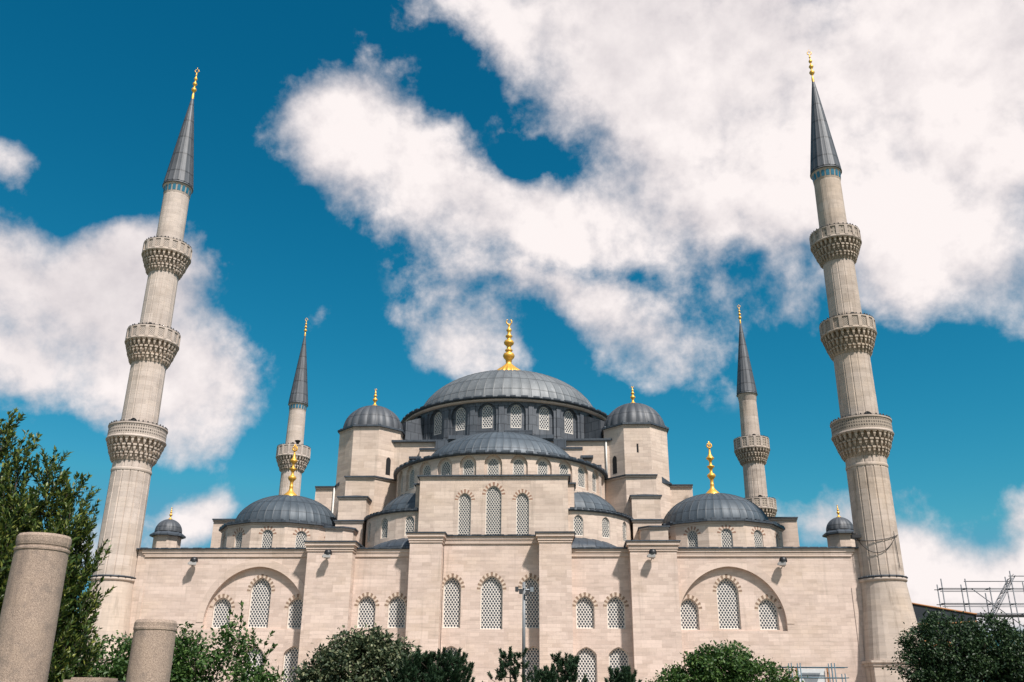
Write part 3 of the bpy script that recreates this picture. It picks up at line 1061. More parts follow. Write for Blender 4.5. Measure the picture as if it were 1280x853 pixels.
def finial(parent, c, H, kind, name='finial'):
    """gilded alem; profile in fractions of the height"""
    f = MB()
    if kind == 'main':
        pr = [(.245, 0), (.238, .02), (.19, .07), (.125, .12), (.075, .165), (.05, .195), (.045, .235), (.052, .24), (.052, .265), (.085, .30), (.098, .335), (.085, .37), (.045, .395), (.042, .415), (.062, .425), (.062, .44), (.035, .455),
              (.035, .50), (.05, .52), (.078, .545), (.085, .57), (.07, .60), (.035, .625), (.03, .65), (.055, .675), (.058, .69), (.03, .715), (.026, .76), (.045, .785), (.045, .80), (.02, .83), (.015, .87), (.03, .89), (.012, .905)]
        nf = 20
        rad = lambda k, r, z: r * (1 + (.07 if k % 4 in (0,) else -.03 if k % 4 == 2 else 0) * (1 if r > .06 * H and z < .17 * H else 0))
        f.lathe([(r * H, z * H) for r, z in pr], nf * 4, c, rad=rad)
        cr, cz, tw = .045 * H, .945 * H, .011 * H
    elif kind == 'tall':
        pr = [(.135, 0), (.138, .02), (.125, .05), (.085, .09), (.05, .125), (.034, .16), (.034, .20), (.038, .21), (.03, .22), (.028, .29), (.04, .31), (.06, .335), (.076, .365), (.06, .395), (.035, .41), (.024, .43), (.024, .475),
              (.03, .485), (.066, .525), (.066, .535), (.03, .55), (.024, .57), (.022, .61), (.03, .635), (.07, .67), (.068, .685), (.045, .71), (.025, .75), (.016, .82), (.012, .85)]
        f.lathe([(r * H, z * H) for r, z in pr], 28, c)
        cr, cz, tw = .040 * H, .905 * H, .014 * H
    else:                                     # small: three balls
        pr = [(.20, 0), (.16, .06), (.07, .13), (.055, .20), (.05, .26), (.10, .33), (.135, .385), (.10, .44), (.05, .49), (.045, .53), (.07, .56), (.10, .60), (.07, .64), (.04, .68), (.035, .71), (.07, .755), (.035, .80), (.02, .86), (.015, .90)]
        f.lathe([(r * H, z * H) for r, z in pr], 20, c)
        cr, cz, tw = .045 * H, .945 * H, .02 * H
    # crescent on top
    n = 18
    pts = []
    for i in range(n + 1):
        a = R(-90 - 148 + 296 * i / n)
        pts.append((c[0] + cr * math.cos(a), c[1], c[2] + cz + cr * math.sin(a)))
    f.tube(pts, tw, 6)
    if kind == 'tall':
        f.tube([(c[0], c[1], c[2] + .84 * H), (c[0], c[1], c[2] + .99 * H)], tw * 1.1, 6, r2=tw * .3)
        for sgn in (-1, 1):
            f.tube([(c[0], c[1], c[2] + .85 * H), (c[0] + sgn * cr, c[1], c[2] + .90 * H), (c[0], c[1], c[2] + .975 * H)], tw, 6)
    return f.build(name, GOLD, parent)


# --- exedrae left and right of the block, each with a lead half-dome
for s in (-1, 1):
    cx, cy, er = s * 6.75 + XO, 9.35, 7.2
    wn = [-55, -35, -15] if s < 0 else [15, 35, 55]
    angs = [(-9, ), ] if False else None
    base = [-60.5, -36.5, -12.5]
    wn = base if s < 0 else [-b for b in base]
    tier('exedra_wall', STONE_UP, cx, cy, er, 15.6, 19.75, wn, 24, .98, 2.05, .62, 17.35, -95, 95)
    eave_ring('exedra_eave', (cx, cy, 0), er - .3, er + .26, 19.75, 19.98, n=80, bumps=70)
    deck('exedra_deck', (cx, cy, 0), er + .1, 5.0, 19.97, 20.05)
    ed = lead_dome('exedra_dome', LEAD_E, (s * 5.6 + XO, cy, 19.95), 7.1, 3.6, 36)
    ed.scale = (1, .88, 1)
    # lead skirt of the gallery below
    lead_dome('gallery_skirt', LEAD_R, (s * 7.0 + XO, 5.4, 15.72), 5.9, 1.75, 24, .05)

# --- semi-dome tier
CS = (0.05, 13.15)
RS = 11.55
wn = [i * 12.86 for i in range(-7, 8)]
tier('semi_dome_wall', STONE_UP, CS[0], CS[1], RS, 22.4, 25.35, wn, 12.86, 1.16, 2.05, .62, 22.95, -110, 110, niche=(1.78, 2.6, .93, 22.7, .24), wdepth=.12, recess=.03)
b = MB()
for sg in (-1, 1):
    b.lathe([(RS - .004, 17.0), (RS - .004, 22.41)], 20, (CS[0], CS[1], 0), a0=R(-90 + sg * 39), a1=R(-90 + sg * 110))
part('semi_dome_wall', b, STONE_UP)
eave_ring('semi_dome_eave', (CS[0], CS[1], 0), RS - .3, RS + .36, 25.35, 25.62, n=128, bumps=60)
deck('semi_dome_deck', (CS[0], CS[1], 0), RS + .1, 8.6, 25.6, 25.7)
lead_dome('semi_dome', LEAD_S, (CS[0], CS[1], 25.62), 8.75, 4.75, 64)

# --- square base of the main dome
b = MB()
b.box(-12.6, 12.6, 13.6, 39, 16, 29.95)
b.box(-9.2, -6.0, 13.0, 14, 16, 28.9)
b.box(6.0, 9.2, 13.0, 14, 16, 28.9)
part('dome_base', b, STONE_UP)
r = MB()
r.box(-12.8, 12.8, 13.25, 39.2, 29.95, 30.18)
r.box(-6.0, 6.0, 13.05, 14, 30.18, 30.62)
r.box(-3.6, 3.6, 13.0, 14, 30.62, 31.15)
for s in (-1, 1):       # stepped lead flashing beside the semi-dome
    r.box(s * 6.0, s * 9.25, 12.86, 14, 28.9, 29.12)
    r.box(s * 6.0, s * 7.4, 12.88, 13.3, 29.12, 29.9)
    r.box(s * 9.0, s * 10.4, 12.9, 13.9, 27.9, 28.15)
    r.box(s * 10.2, s * 11.3, 12.9, 13.9, 26.8, 27.05)
part('base_roof', r, LEAD_R)

# --- drum and main dome
CM = (0.05, 26.0)
DR = 13.0
wn = [7.5 + 15 * i for i in range(-12, 12)]
tier('drum', LEAD_W, CM[0], CM[1], DR, 29.5, 34.75, wn, 15, 1.26, 2.75, .72, 31.55, -180, 180, niche=(2.2, 4.0, 1.15, 30.5, .32), wdepth=.12, recess=.03, grille=GRILLE_D)
for i in range(24):
    a = 15 * i
    pm = MB()
    mp = cyl_map(0, 0, DR, R(a))
    q = []
    for (sx, d) in ((-.30, .02), (-.30, -.14), (.30, -.14), (.30, .02)):
        q.append(mp(sx, 0, d)[:2])
    pm.prism(q, 30.1, 34.3)
    part('drum_rib', pm, LEAD_W, loc=(CM[0], CM[1], 0))
for sg in (-1, 1):
    for a0, wd, r1, zt in ((52, 2.3, 15.6, 33.6), (68, 1.6, 14.6, 34.2)):
        pm = MB()
        mp = cyl_map(CM[0], CM[1], DR, R(sg * a0))
        q = [mp(sx, 0, d)[:2] for (sx, d) in ((-wd / 2, .1), (-wd / 2, DR - r1), (wd / 2, DR - r1), (wd / 2, .1))]
        pm.prism(q, 29.9, zt, top=[zt + .5, zt - .6, zt - .6, zt + .5])
        part('flying_buttress', pm, LEAD_W)
eave_ring('drum_cornice', (CM[0], CM[1], 0), DR - .2, 13.45, 34.6, 34.86, TRIM, 128)
eave_ring('main_dome_eave', (CM[0], CM[1], 0), 12.6, 13.75, 34.87, 35.06, n=128, bumps=64)
deck('main_deck', (CM[0], CM[1], 0), 13.4, 11.4, 35.06, 35.2)
md = lead_dome('main_dome', LEAD_D, (CM[0], CM[1], 35.1), 11.65, 6.9, 64, .045)
finial(mosque, (CM[0], CM[1], 42.45), 8.05, 'main')

# --- weight towers beside the main dome
for s in (-1, 1):
    cx, cy = s * 15.28 + .03, 15.6
    tr = bpy.data.objects.new('weight_tower', None)
    COL.objects.link(tr)
    tr.parent = mosque
    tr.location = (cx, cy, 0)
    a8 = lambda rad: [(rad * math.cos(R(22.5 + 45 * i)), rad * math.sin(R(22.5 + 45 * i))) for i in range(8)]
    b = MB()
    b.prism(a8(3.86), 16, 31.25)
    part('tower_wall', b, STONE_UP, tr)
    c = MB()
    c.prism(a8(3.94), 31.253, 31.40)
    part('cornice', c, TRIM, tr)
    e = MB()
    e.prism(a8(4.14), 31.403, 31.60)
    part('tower_eave', e, LEAD_R, tr)
    d = MB()
    nfl = 20
    d.lathe([(r, z) for r, z in dome_prof(3.55, 3.35, 14)], nfl * 6, (0, 0, 31.58), rad=lambda k, r, z: r * (1 + .045 * abs(math.sin(PI * k / 6)) - .03))
    d.lathe([(3.62, 31.5), (3.7, 31.62), (3.52, 31.75)], 60)
    part('ribbed_dome', d, LEAD_T, tr)
    for i in range(8):
        k = MB()
        an = R(22.5 + 45 * i)
        k.sphere((3.72 * math.cos(an), 3.72 * math.sin(an), 31.72), .16, 6)
        part('knob', k, LEAD_R, tr)
    finial(tr, (0, 0, 34.9), 2.3, 'small')
    # small openings
    dk = MB()
    lo = arch(0, .62, 26.05, 27.7, 28.1)
    xw = -s * 2.65
    dk.add([(xw + p[0] * .78 * 1.0, -2.78 + (p[0] * .62 if s < 0 else -p[0] * .62), p[1]) for p in lo], [tuple(range(len(lo)))])
    for v in range(len(dk.v)):
        x_, y_, z_ = dk.v[v]
        ang = R(-45) if s > 0 else R(45)
        u = lo[v][0]
        # on the diagonal face turned to the middle
        mx, my = -s * 3.57 * math.sin(R(45)), -3.57 * math.cos(R(45))
        dk.v[v] = (mx + u * math.cos(ang) - s * .006 + (-s) * .0, my + u * math.sin(ang) - .006, z_)
    part('slit_window', dk, DARK, tr)
    if s > 0:
        sl = MB()
        sl.box(-.1, .1, -3.585, -3.4, 28.2, 29.2)
        part('slit_window', sl, DARK, tr)

# --- stepped buttress blocks under the towers and flanks
for s in (-1, 1):
    m_ = lambda pts: [(s * x + XO, y) for x, y in pts]

    def block(name, poly, z0, z1, over=.22, lead_h=.13, peak=0.0, mat=STONE_UP):
        b = MB()
        b.prism(m_(poly), z0, z1 - lead_h - .16)
        part(name, b, mat)
        cx = sum(p[0] for p in poly) / len(poly)
        cy = sum(p[1] for p in poly) / len(poly)

        def grow(o):
            out = []
            for x, y in poly:
                d = math.hypot(x - cx, y - cy)
                out.append((x + (x - cx) / d * o * 1.3, y + (y - cy) / d * o * 1.3))
            return out
        c = MB()
        c.prism(m_(grow(over * .5)), z1 - lead_h - .16, z1 - lead_h)
        part('cornice', c, TRIM)
        e = MB()
        gp = m_(grow(over))
        e.prism(gp, z1 - lead_h + .002, z1)
        if peak:
            n = len(gp)
            mx, my = sum(p[0] for p in gp) / n, sum(p[1] for p in gp) / n
            e.add([(p[0], p[1], z1 - .001) for p in gp] + [(mx, my, z1 + peak)], [(i, (i + 1) % n, n) for i in range(n)])
        part('lead_cap', e, LEAD_R)
    block('tower_plinth', [(13.62, 10.1), (16.85, 10.1), (16.85, 19), (11.2, 19), (11.2, 12.6)], 16, 25.22)
    block('stepped_buttress', [(14.0, 8.1), (16.95, 8.1), (16.95, 11), (14.0, 11)], 16, 22.55, peak=.45)
    block('stepped_buttress', [(13.95, 7.0), (16.85, 7.0), (16.85, 10), (13.95, 10)], 16, 19.82, peak=.35)
    block('stepped_buttress', [(14.55, 5.4), (15.4, 4.6), (17.2, 4.6), (17.2, 8), (14.55, 8)], 15.7, 18.7, peak=.3)
    block('flank_wall', [(16.9, 14.3), (21.25, 14.3), (21.25, 40), (16.9, 40)], 16, 25.05)
    block('flank_wall', [(21.0, 18.5), (24.2, 18.5), (24.2, 40), (21.0, 40)], 16, 24.35)
    block('corner_block', [(25.0, 12.2), (31.8, 12.2), (31.8, 30), (25.0, 30)], 15.8, 20.98, peak=.5)
    # sloping lead between tower and flank
    w = MB()
    w.prism(m_([(16.7, 12.4), (19.0, 14.0), (19.0, 18), (16.7, 18)]), 25.0, 25.1, top=[26.3, 25.12, 25.3, 26.5])
    part('lead_slope', w, LEAD_R)

# downpipes
dp = MB()
dp.tube([(-18.95, 14.15, 16.3), (-18.95, 14.15, 24.9)], .10, 8)
part('downpipe', dp, WHITE_P)
dp = MB()
dp.tube([(11.9, 13.45, 25), (11.9, 13.45, 29.9)], .10, 8)
part('downpipe', dp, WHITE_P)

# --- corner domes on twelve-sided drums
for s in (-1, 1):
    cx, cy, cr = s * 23.0 + .02, 11.0, 6.75
    dr = MB()
    rin = cr * math.cos(R(15))
    half = cr * math.sin(R(15))
    cdm = bpy.data.objects.new('corner_dome', None)
    COL.objects.link(cdm)
    cdm.parent = mosque
    cdm.location = (cx, cy, 0)
    for i in range(12):
        a = R(30 * i)

        def mp(u, z, d, a=a):
            return ((rin - d) * math.sin(a) + u * math.cos(a), -(rin - d) * math.cos(a) + u * math.sin(a), z)
        front = i in (0, 1, 2, 10, 11, 3, 9)
        if front:
            pierced_wall(dr, rect(-half, half, 15.6, 18.95), [arch(0, 1.12, 16.35, 17.85, 18.42)], .22, mp)
            x, y, z = mp(0, 16.35, 0)
            e = make_window(mosque, cx + x, cy + y, 16.35, a, 1.12, 2.07, .57, GRILLE_S, frame=.07, vous=True, vlen=.33, nv=7, vmat=REDV, recess=.12)
        else:
            dr.add([mp(-half, 15.6, 0), mp(half, 15.6, 0), mp(half, 18.95, 0), mp(-half, 18.95, 0)], [(0, 1, 2, 3)])
    part('dome_drum', dr, STONE_UP, cdm)
    p12 = lambda rad: [(rad * math.sin(R(15 + 30 * i)), -rad * math.cos(R(15 + 30 * i))) for i in range(12)]
    e = MB()
    e.prism(p12(cr + .10), 18.95, 19.12)
    part('cornice', e, TRIM, cdm)
    e = MB()
    e.prism(p12(cr + .36), 19.122, 19.32)
    for i in range(12):
        a = R(30 * i)
        for j in range(3):
            u0 = -half + half * 2 * (j + random.uniform(.12, .3)) / 3
            u1 = u0 + random.uniform(.5, .8)
            vv = []
            for (rr, z) in ((rin + .36, 19.30), (rin + .36, 19.44), (rin + .05, 19.46), (rin + .05, 19.3)):
                for u in (u0, u1):
                    vv.append((rr * math.sin(a) + u * math.cos(a), -rr * math.cos(a) + u * math.sin(a), z))
            e.add(vv, [(0, 1, 3, 2), (2, 3, 5, 4), (0, 2, 4, 6), (1, 7, 5, 3)])
    part('eave', e, LEAD_R, cdm)
    d = MB()
    d.lathe([(cr + .1, 19.325), (5.4, 19.5)], 48)
    part('dome_deck', d, LEAD_R, cdm)
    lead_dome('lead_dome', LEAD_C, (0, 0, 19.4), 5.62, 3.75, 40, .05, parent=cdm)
    finial(cdm, (0, 0, 23.0), 6.2, 'tall')

# --- little domed cupolas by the near minarets
for s in (-1, 1):
    cu = bpy.data.objects.new('cupola', None)
    COL.objects.link(cu)
    cu.parent = mosque
    cu.location = (s * 35.55 + .05, 9.6, 0)
    p8 = lambda rad: [(rad * math.sin(R(22.5 + 45 * i)), -rad * math.cos(R(22.5 + 45 * i))) for i in range(8)]
    b = MB()
    b.prism(p8(1.42), 0, 18.55)
    part('cupola_drum', b, STONE_UP, cu)
    b = MB()
    pr = p8(1.85)
    b.prism(pr, 18.55, 18.72)
    n = 8
    b.add([(x, y, 18.718) for x, y in pr] + [(x * .7, y * .7, 19.12) for x, y in pr], [(i, (i + 1) % n, n + (i + 1) % n, n + i) for i in range(n)])
    part('eave', b, LEAD_R, cu)
    d = MB()
    d.lathe([(r, z) for r, z in dome_prof(1.38, 1.42, 12)], 96, (0, 0, 19.05), rad=lambda k, r, z: r * (1 + .03 * abs(math.sin(PI * k / 6))))
    part('ribbed_dome', d, LEAD_T, cu)
    finial(cu, (0, 0, 20.42), 1.35, 'small')


# ------------------------------------------------------------------ minarets
def fluted(n, amp, sub=4):
    """polygonal shaft with a joint groove on each arris"""
    def rad(k, r, z):
        j = k % sub
        a = (j / sub - .5) * 2 * PI / n
        return r * math.cos(PI / n) / math.cos(a) * (1.0 - (amp if j == 0 else 0))
    return rad


def gallery(parent, z_top, z_slab, corbel_h, rp, rs_lo, rs_up, mats, style, npan=16, tiers=3):
    """muezzin's gallery: corbel of stalactite tiers, slab, pierced parapet, lamp bulbs on the rail, door"""
    st, soot, pier = mats
    z0 = z_slab - corbel_h
    c = MB()
    # stepped core behind the stalactites
    prof = [(rs_lo, z0 - .05)]
    for t in range(tiers):
        f0, f1 = t / tiers, (t + 1) / tiers
        ra = rs_lo + (rp - .42 - rs_lo) * (f0 ** .8) + .02
        rb = rs_lo + (rp - .42 - rs_lo) * (f1 ** .8)
        prof += [(ra, z0 + corbel_h * f0), (ra + .05, z0 + corbel_h * (f0 + .5 / tiers)), (rb, z0 + corbel_h * f1 * .985)]
    prof += [(rp - .35, z_slab - .14), (rp - .12, z_slab - .12)]
    c.lathe(prof, 64, smooth=False)
    n = 30
    for t in range(tiers):
        f0, f1 = t / tiers, (t + 1) / tiers
        ra = rs_lo + (rp - .05 - rs_lo) * (f0 ** .8)
        rb = rs_lo + (rp - .05 - rs_lo) * (f1 ** .8)
        zt = z0 + corbel_h * f1 - .04
        zb = z0 + corbel_h * f0
        for i in range(n):
            a = 2 * PI * (i + (.5 if t % 2 else 0)) / n
            hw = PI / n * .66
            hm = PI / n * .52
            vv = []
            # block under the next tier, tapering to a hanging point
            jz = (zt - zb) * (.06 if i % 2 else -.04)
            lv = [(rb + .02, zt, hw), (rb + .02, zt - (zt - zb) * .26, hw), (rb - .05, zt - (zt - zb) * .30, hm * .8), (rb - .06, zt - (zt - zb) * .66 + jz, hm * .8), (ra + (rb - ra) * .5, zt - (zt - zb) * .88 + jz, hm * .45), (ra + (rb - ra) * .4, zb - .02 + jz, hm * .1)]
            for (rr, z, h) in lv:
                for (r3, t3) in ((rr, a - h), (rr, a + h), (rr - .38, a + h), (rr - .38, a - h)):
                    vv.append((r3 * math.cos(t3), r3 * math.sin(t3), z))
            fc = []
            for q in range(len(lv) - 1):
                for w in range(4):
                    fc.append((q * 4 + w, q * 4 + (w + 1) % 4, (q + 1) * 4 + (w + 1) % 4, (q + 1) * 4 + w))
            fc.append((0, 1, 2, 3))
            k = len(lv) - 1
            fc.append((k * 4 + 3, k * 4 + 2, k * 4 + 1, k * 4))
            c.add(vv, fc)
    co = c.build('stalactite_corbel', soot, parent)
    p = MB()
    p.lathe([(rp - .5, z_slab - .12), (rp + .02, z_slab - .12), (rp + .06, z_slab - .02), (rp, z_slab + .05), (rp - .02, z_slab + .16), (rp - .5, z_slab + .16)], 64, smooth=False)
    p.lathe([(rp - .20, z_top - .16), (rp + .02, z_top - .16), (rp + .03, z_top - .03), (rp - .02, z_top), (rp - .22, z_top), (rp - .20, z_top - .16)], 64, smooth=False)
    if style != 'lattice':
        for i in range(npan):
            a = 2 * PI * i / npan
            hw = .17 / rp
            vv = []
            for z in (z_slab + .1, z_top - .1):
                for (rr, t3) in ((rp + .03, a - hw), (rp + .03, a + hw), (rp - .2, a + hw), (rp - .2, a - hw)):
                    vv.append((rr * math.cos(t3), rr * math.sin(t3), z))
            p.add(vv, [(0, 1, 5, 4), (1, 2, 6, 5), (2, 3, 7, 6), (3, 0, 4, 7)])
    p.build('parapet', st, parent)
    q = MB()
    q.lathe([(rp - .05, z_slab + .1), (rp - .05, z_top - .1)], 64, smooth=False)
    q.lathe([(rp - .17, z_slab + .1), (rp - .17, z_top - .1)], 64, smooth=False)
    q.build('pierced_panel', pier, parent)
    lt = MB()
    for i in range(38):
        a = 2 * PI * (i + random.uniform(-.2, .2)) / 38
        lt.sphere(((rp - .08) * math.cos(a), (rp - .08) * math.sin(a), z_top + .10), .075, 5, 1.4)
    lt.tube([((rp - .08) * math.cos(2 * PI * i / 76), (rp - .08) * math.sin(2 * PI * i / 76), z_top + .06) for i in range(77)], .02, 4)
    lt.build('light_string', BLACK_P, parent)
    # doorway in the shaft, facing the front
    d = MB()
    lo = arch(0, .78, z_slab + .2, z_top + .18, z_top + .62)
    yf = -(rs_up - .01)
    n2 = len(lo)
    ph = R(-6)
    vv = []
    for yy in (yf - .05, yf + .3):
        for x, z in lo:
            vv.append((x * math.cos(ph) - yy * math.sin(ph) * -1 * 0 + yy * math.sin(-ph) * -1, yy * math.cos(ph) + x * math.sin(ph), z))
    d.add(vv, [tuple(range(n2))] + [(i, (i + 1) % n2, n2 + (i + 1) % n2, n2 + i) for i in range(n2)])
    d.build('doorway', DARK, parent)


def spire(parent, z_cb, z_ap, z_tip, r_sh, r_ea, st, blue=True):
    b = MB()
    b.lathe([(r_sh, z_cb - 1.25), (r_sh + .02, z_cb - 1.2), (r_sh + .1, z_cb - .35), (r_sh + .2, z_cb - .16), (r_ea - .05, z_cb - .08)], 48)
    b.build('spire_cornice', st, parent)
    if blue:
        tl = MB()
        for i in range(18):
            a = 2 * PI * i / 18
            w, r = .17, r_sh + .10
            lo = arch(0, w * 2, z_cb - 1.02, z_cb - .48, z_cb - .30, 4)
            vv = []
            for x, z in lo:
                rr = r_sh + .035 + (z - z_cb + 1.2) * .11
                vv.append((rr * math.cos(a) - x * math.sin(a), rr * math.sin(a) + x * math.cos(a), z))
            tl.add(vv, [tuple(range(len(lo)))])
        tl.build('tile_band', TILE, parent)
    c = MB()
    nf = 16
    def rad(k, r, z):
        return r * (1.0 + (.05 if k % 5 == 0 else 0))
    H = z_ap - z_cb
    prof = [(r_ea - .1, z_cb - .12), (r_ea + .02, z_cb - .1), (r_ea + .02, z_cb + .02), (r_ea - .10, z_cb + .14), (r_ea - .16, z_cb + .25)]
    c.lathe(prof, 48)
    c.lathe([((r_ea - .17) * (1 - t) ** .96 + .09, z_cb + .2 + (H - .2) * t) for t in [i / 14 for i in range(15)]], nf * 5, rad=rad, smooth=True)
    c.build('lead_spire', LEAD_M, parent)
    h = z_tip - z_ap
    f = MB()
    prf = [(.12, -.15), (.13, 0), (.10, .08), (.07, .10), (.07, .14), (.20, .18), (.27, .225), (.20, .27), (.08, .305), (.07, .35), (.18, .39), (.23, .425), (.18, .46), (.07, .495), (.06, .54), (.15, .575), (.18, .605), (.14, .635), (.06, .66), (.05, .72), (.11, .745), (.05, .775), (.03, .82)]
    f.lathe([(r * 1.15, z_ap + z * h) for r, z in prf], 16)
    pts = []
    cr = .23
    for i in range(17):
        a = R(-90 - 150 + 300 * i / 16)
        pts.append((cr * math.cos(a), 0, z_ap + h * .88 + cr * math.sin(a)))
    f.tube(pts, .05, 6)
    f.tube([(0, 0, z_ap + h * .9), (0, 0, z_ap + h)], .03, 6)
    f.build('finial', GOLD, parent)


def near_minaret(x, y, label, st, soot, p1, p2, p3):
    m = thing('minaret', label, 'minaret', (x, y, 0), 'minarets around the mosque')
    b = MB()
    hb = 2.62

    def sq(h, ch):
        return [(h, -h + ch), (h, h - ch), (h - ch, h), (-h + ch, h), (-h, h - ch), (-h, -h + ch), (-h + ch, -h), (h - ch, -h)]
    b.prism(sq(hb, .05), 0, 5.35)
    b.build('base', st, m)
    c = MB()
    c.prism(sq(hb + .10, .05), 5.352, 5.62)
    c.prism(sq(hb + .24, .05), 5.62, 5.80)
    c.build('base_cornice', st, m)
    # flare from the square base to the round shaft
    fl = MB()
    n = 32
    rings = []
    for t in [0, .25, .5, .75, 1.0]:
        z = 5.8 + (12.75 - 5.8) * t
        ring = []
        for k in range(n):
            a = 2 * PI * (k + .5) / n
            ca, sa = math.cos(a), math.sin(a)
            h = 2.55
            rq = min(h / max(abs(ca), 1e-6), h / max(abs(sa), 1e-6), (h * 2 - .9) / (abs(ca) + abs(sa)))
            rc = 1.98
            tt = t ** .9
            ring.append(((rq + (rc - rq) * tt) * ca, (rq + (rc - rq) * tt) * sa, z))
        rings.append(ring)
    fl.add([p for r_ in rings for p in r_], [(i * n + k, i * n + (k + 1) % n, (i + 1) * n + (k + 1) % n, (i + 1) * n + k) for i in range(4) for k in range(n)])
    fl.build('flared_foot', st, m)
    r = MB()
    r.lathe([(1.97, 12.60), (2.10, 12.66), (2.14, 12.80), (2.08, 12.90), (1.97, 12.93)], 48)
    r.build('ring_moulding', st, m)
    r = MB()
    r.lathe([(1.98, 12.94), (2.11, 12.945), (2.13, 13.03), (1.95, 13.12)], 48)
    for i in range(20):
        a = 2 * PI * i / 20
        r.sphere((2.12 * math.cos(a), 2.12 * math.sin(a), 13.0), .09, 5)
    r.build('ring_lead', LEAD_R, m)
    s = MB()
    s.lathe([(1.96, 13.0), (1.88, 24.4)], 16 * 8, rad=fluted(16, .05, 8), smooth=False)
    s.lathe([(1.90, 23.2), (1.93, 23.3), (1.93, 23.42), (1.90, 23.5)], 48)
    s.build('shaft', st, m)
    s = MB()
    s.lathe([(1.80, 26.4), (1.74, 34.9)], 16 * 8, rad=fluted(16, .034, 8), smooth=False)
    s.build('shaft', st, m)
    s = MB()
    s.lathe([(1.60, 36.8), (1.56, 45.3)], 16 * 8, rad=fluted(16, .034, 8), smooth=False)
    s.build('shaft', st, m)
    s = MB()
    s.lathe([(1.45, 47.1), (1.38, 55.0)], 16 * 8, rad=fluted(16, .015, 8), smooth=False)
    s.build('shaft', st, m)
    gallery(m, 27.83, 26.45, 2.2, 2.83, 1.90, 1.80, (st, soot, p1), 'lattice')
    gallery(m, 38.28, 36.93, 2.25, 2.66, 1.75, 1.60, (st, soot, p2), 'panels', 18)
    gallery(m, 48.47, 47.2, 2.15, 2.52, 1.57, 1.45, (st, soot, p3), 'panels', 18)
    spire(m, 56.05, 68.48, 72.66, 1.37, 1.64, st)
    return m


near_minaret(-36.0, .05, 'tall pale minaret with three balconies rising behind the dark laurel tree', MIN_L, SOOT_L, PIER1, PIER2, PIER2)
near_minaret(36.0, .05, 'tall weathered minaret with three sooty balconies beside the pipe scaffold', MIN_R, SOOT_R, PIER1R, PIER2R, PIER3R)


def far_minaret(x, y, label, st, soot, p1, p2, dz):
    m = thing('minaret', label, 'minaret', (x, y, dz), 'minarets around the mosque')
    b = MB()
    b.box(-2.5, 2.5, -2.5, 2.5, -dz, 20)
    b.build('base', st, m)
    s = MB()
    s.lathe([(2.1, 20), (1.9, 29.6)], 128, rad=fluted(16, .03, 8), smooth=False)
    s.build('shaft', st, m)
    s = MB()
    s.lathe([(1.82, 31.6), (1.74, 39.4)], 128, rad=fluted(16, .05, 8), smooth=False)
    s.build('shaft', st, m)
    s = MB()
    s.lathe([(1.60, 41.3), (1.43, 50.0)], 128, rad=fluted(16, .018, 8), smooth=False)
    s.build('shaft', st, m)
    gallery(m, 33.1, 31.5, 2.3, 3.0, 1.9, 1.82, (st, soot, p1), 'panels', 16)
    gallery(m, 43.25, 41.45, 2.4, 2.85, 1.74, 1.60, (st, soot, p2), 'panels', 16)
    spire(m, 51.1, 64.5, 67.8, 1.42, 1.72, st, blue=x < 0)
    return m


far_minaret(-39.3, 64.4, 'slender far minaret with a dark grey spire behind the left corner dome', MIN_L, SOOT_L, PIER2, PIER2, 0)
far_minaret(38.2, 61.4, 'slender far minaret with a tan shaft behind the right corner dome', MIN_R, SOOT_R, PIER3R, PIER3R, 0)

ls = thing('loudspeaker', 'small dark loudspeaker on the balcony of the far left minaret', 'loudspeaker', (-38.1, 62.2, 43.3))
q = MB()
q.lathe([(.12, -.5), (.16, -.2), (.5, .25), (.52, .3)], 16, (0, 0, .35))
q.build('horn', BLACK_P, ls)
q = MB()
q.tube([(0, 0, -1.2), (0, 0, .2)], .06, 6)
q.build('bracket', STEEL, ls)

# ------------------------------------------------------------------ floodlights on the facade
for (x, y, z, lb, rz) in [(-28.45, 0, 14.35, 'white floodlight with black hood on the wall nearest the left minaret', R(18)), (-15.15, -1.4, 14.8, 'white floodlight with black hood on the pilaster right of the left blind arch', R(10)),
                          (15.1, -1.4, 14.8, 'white floodlight with black hood on the pilaster left of the right blind arch', R(-10)), (27.2, 0, 14.3, 'white floodlight with black hood on the wall nearest the right minaret', R(-18))]:
    fl = thing('floodlight', lb, 'floodlight', (x, y, z), 'floodlights on the facade', rz)
    fl.scale = (.85, .85, .85)
    q = MB()
    q.tube([(0, .05, -.05), (0, -.55, -.05)], .06, 8)
    q.box(-.16, .16, -.03, .06, -.22, .14)
    q.build('bracket', STEEL, fl)
    q = MB()
    q.prism([(-.40, -1.2), (.40, -1.2), (.32, -.5), (-.32, -.5)], -.25, .10)
    q.box(-.52, -.39, -1.0, -.7, -.2, .02)
    q.build('housing', FLOOD_G, fl)
    q = MB()
    q.lathe([(.42, -.04), (.43, .14), (.38, .34), (.26, .48), (.02, .54)], 20, (0.1, -.86, .142))
    q.build('hood', BLACK_P, fl)

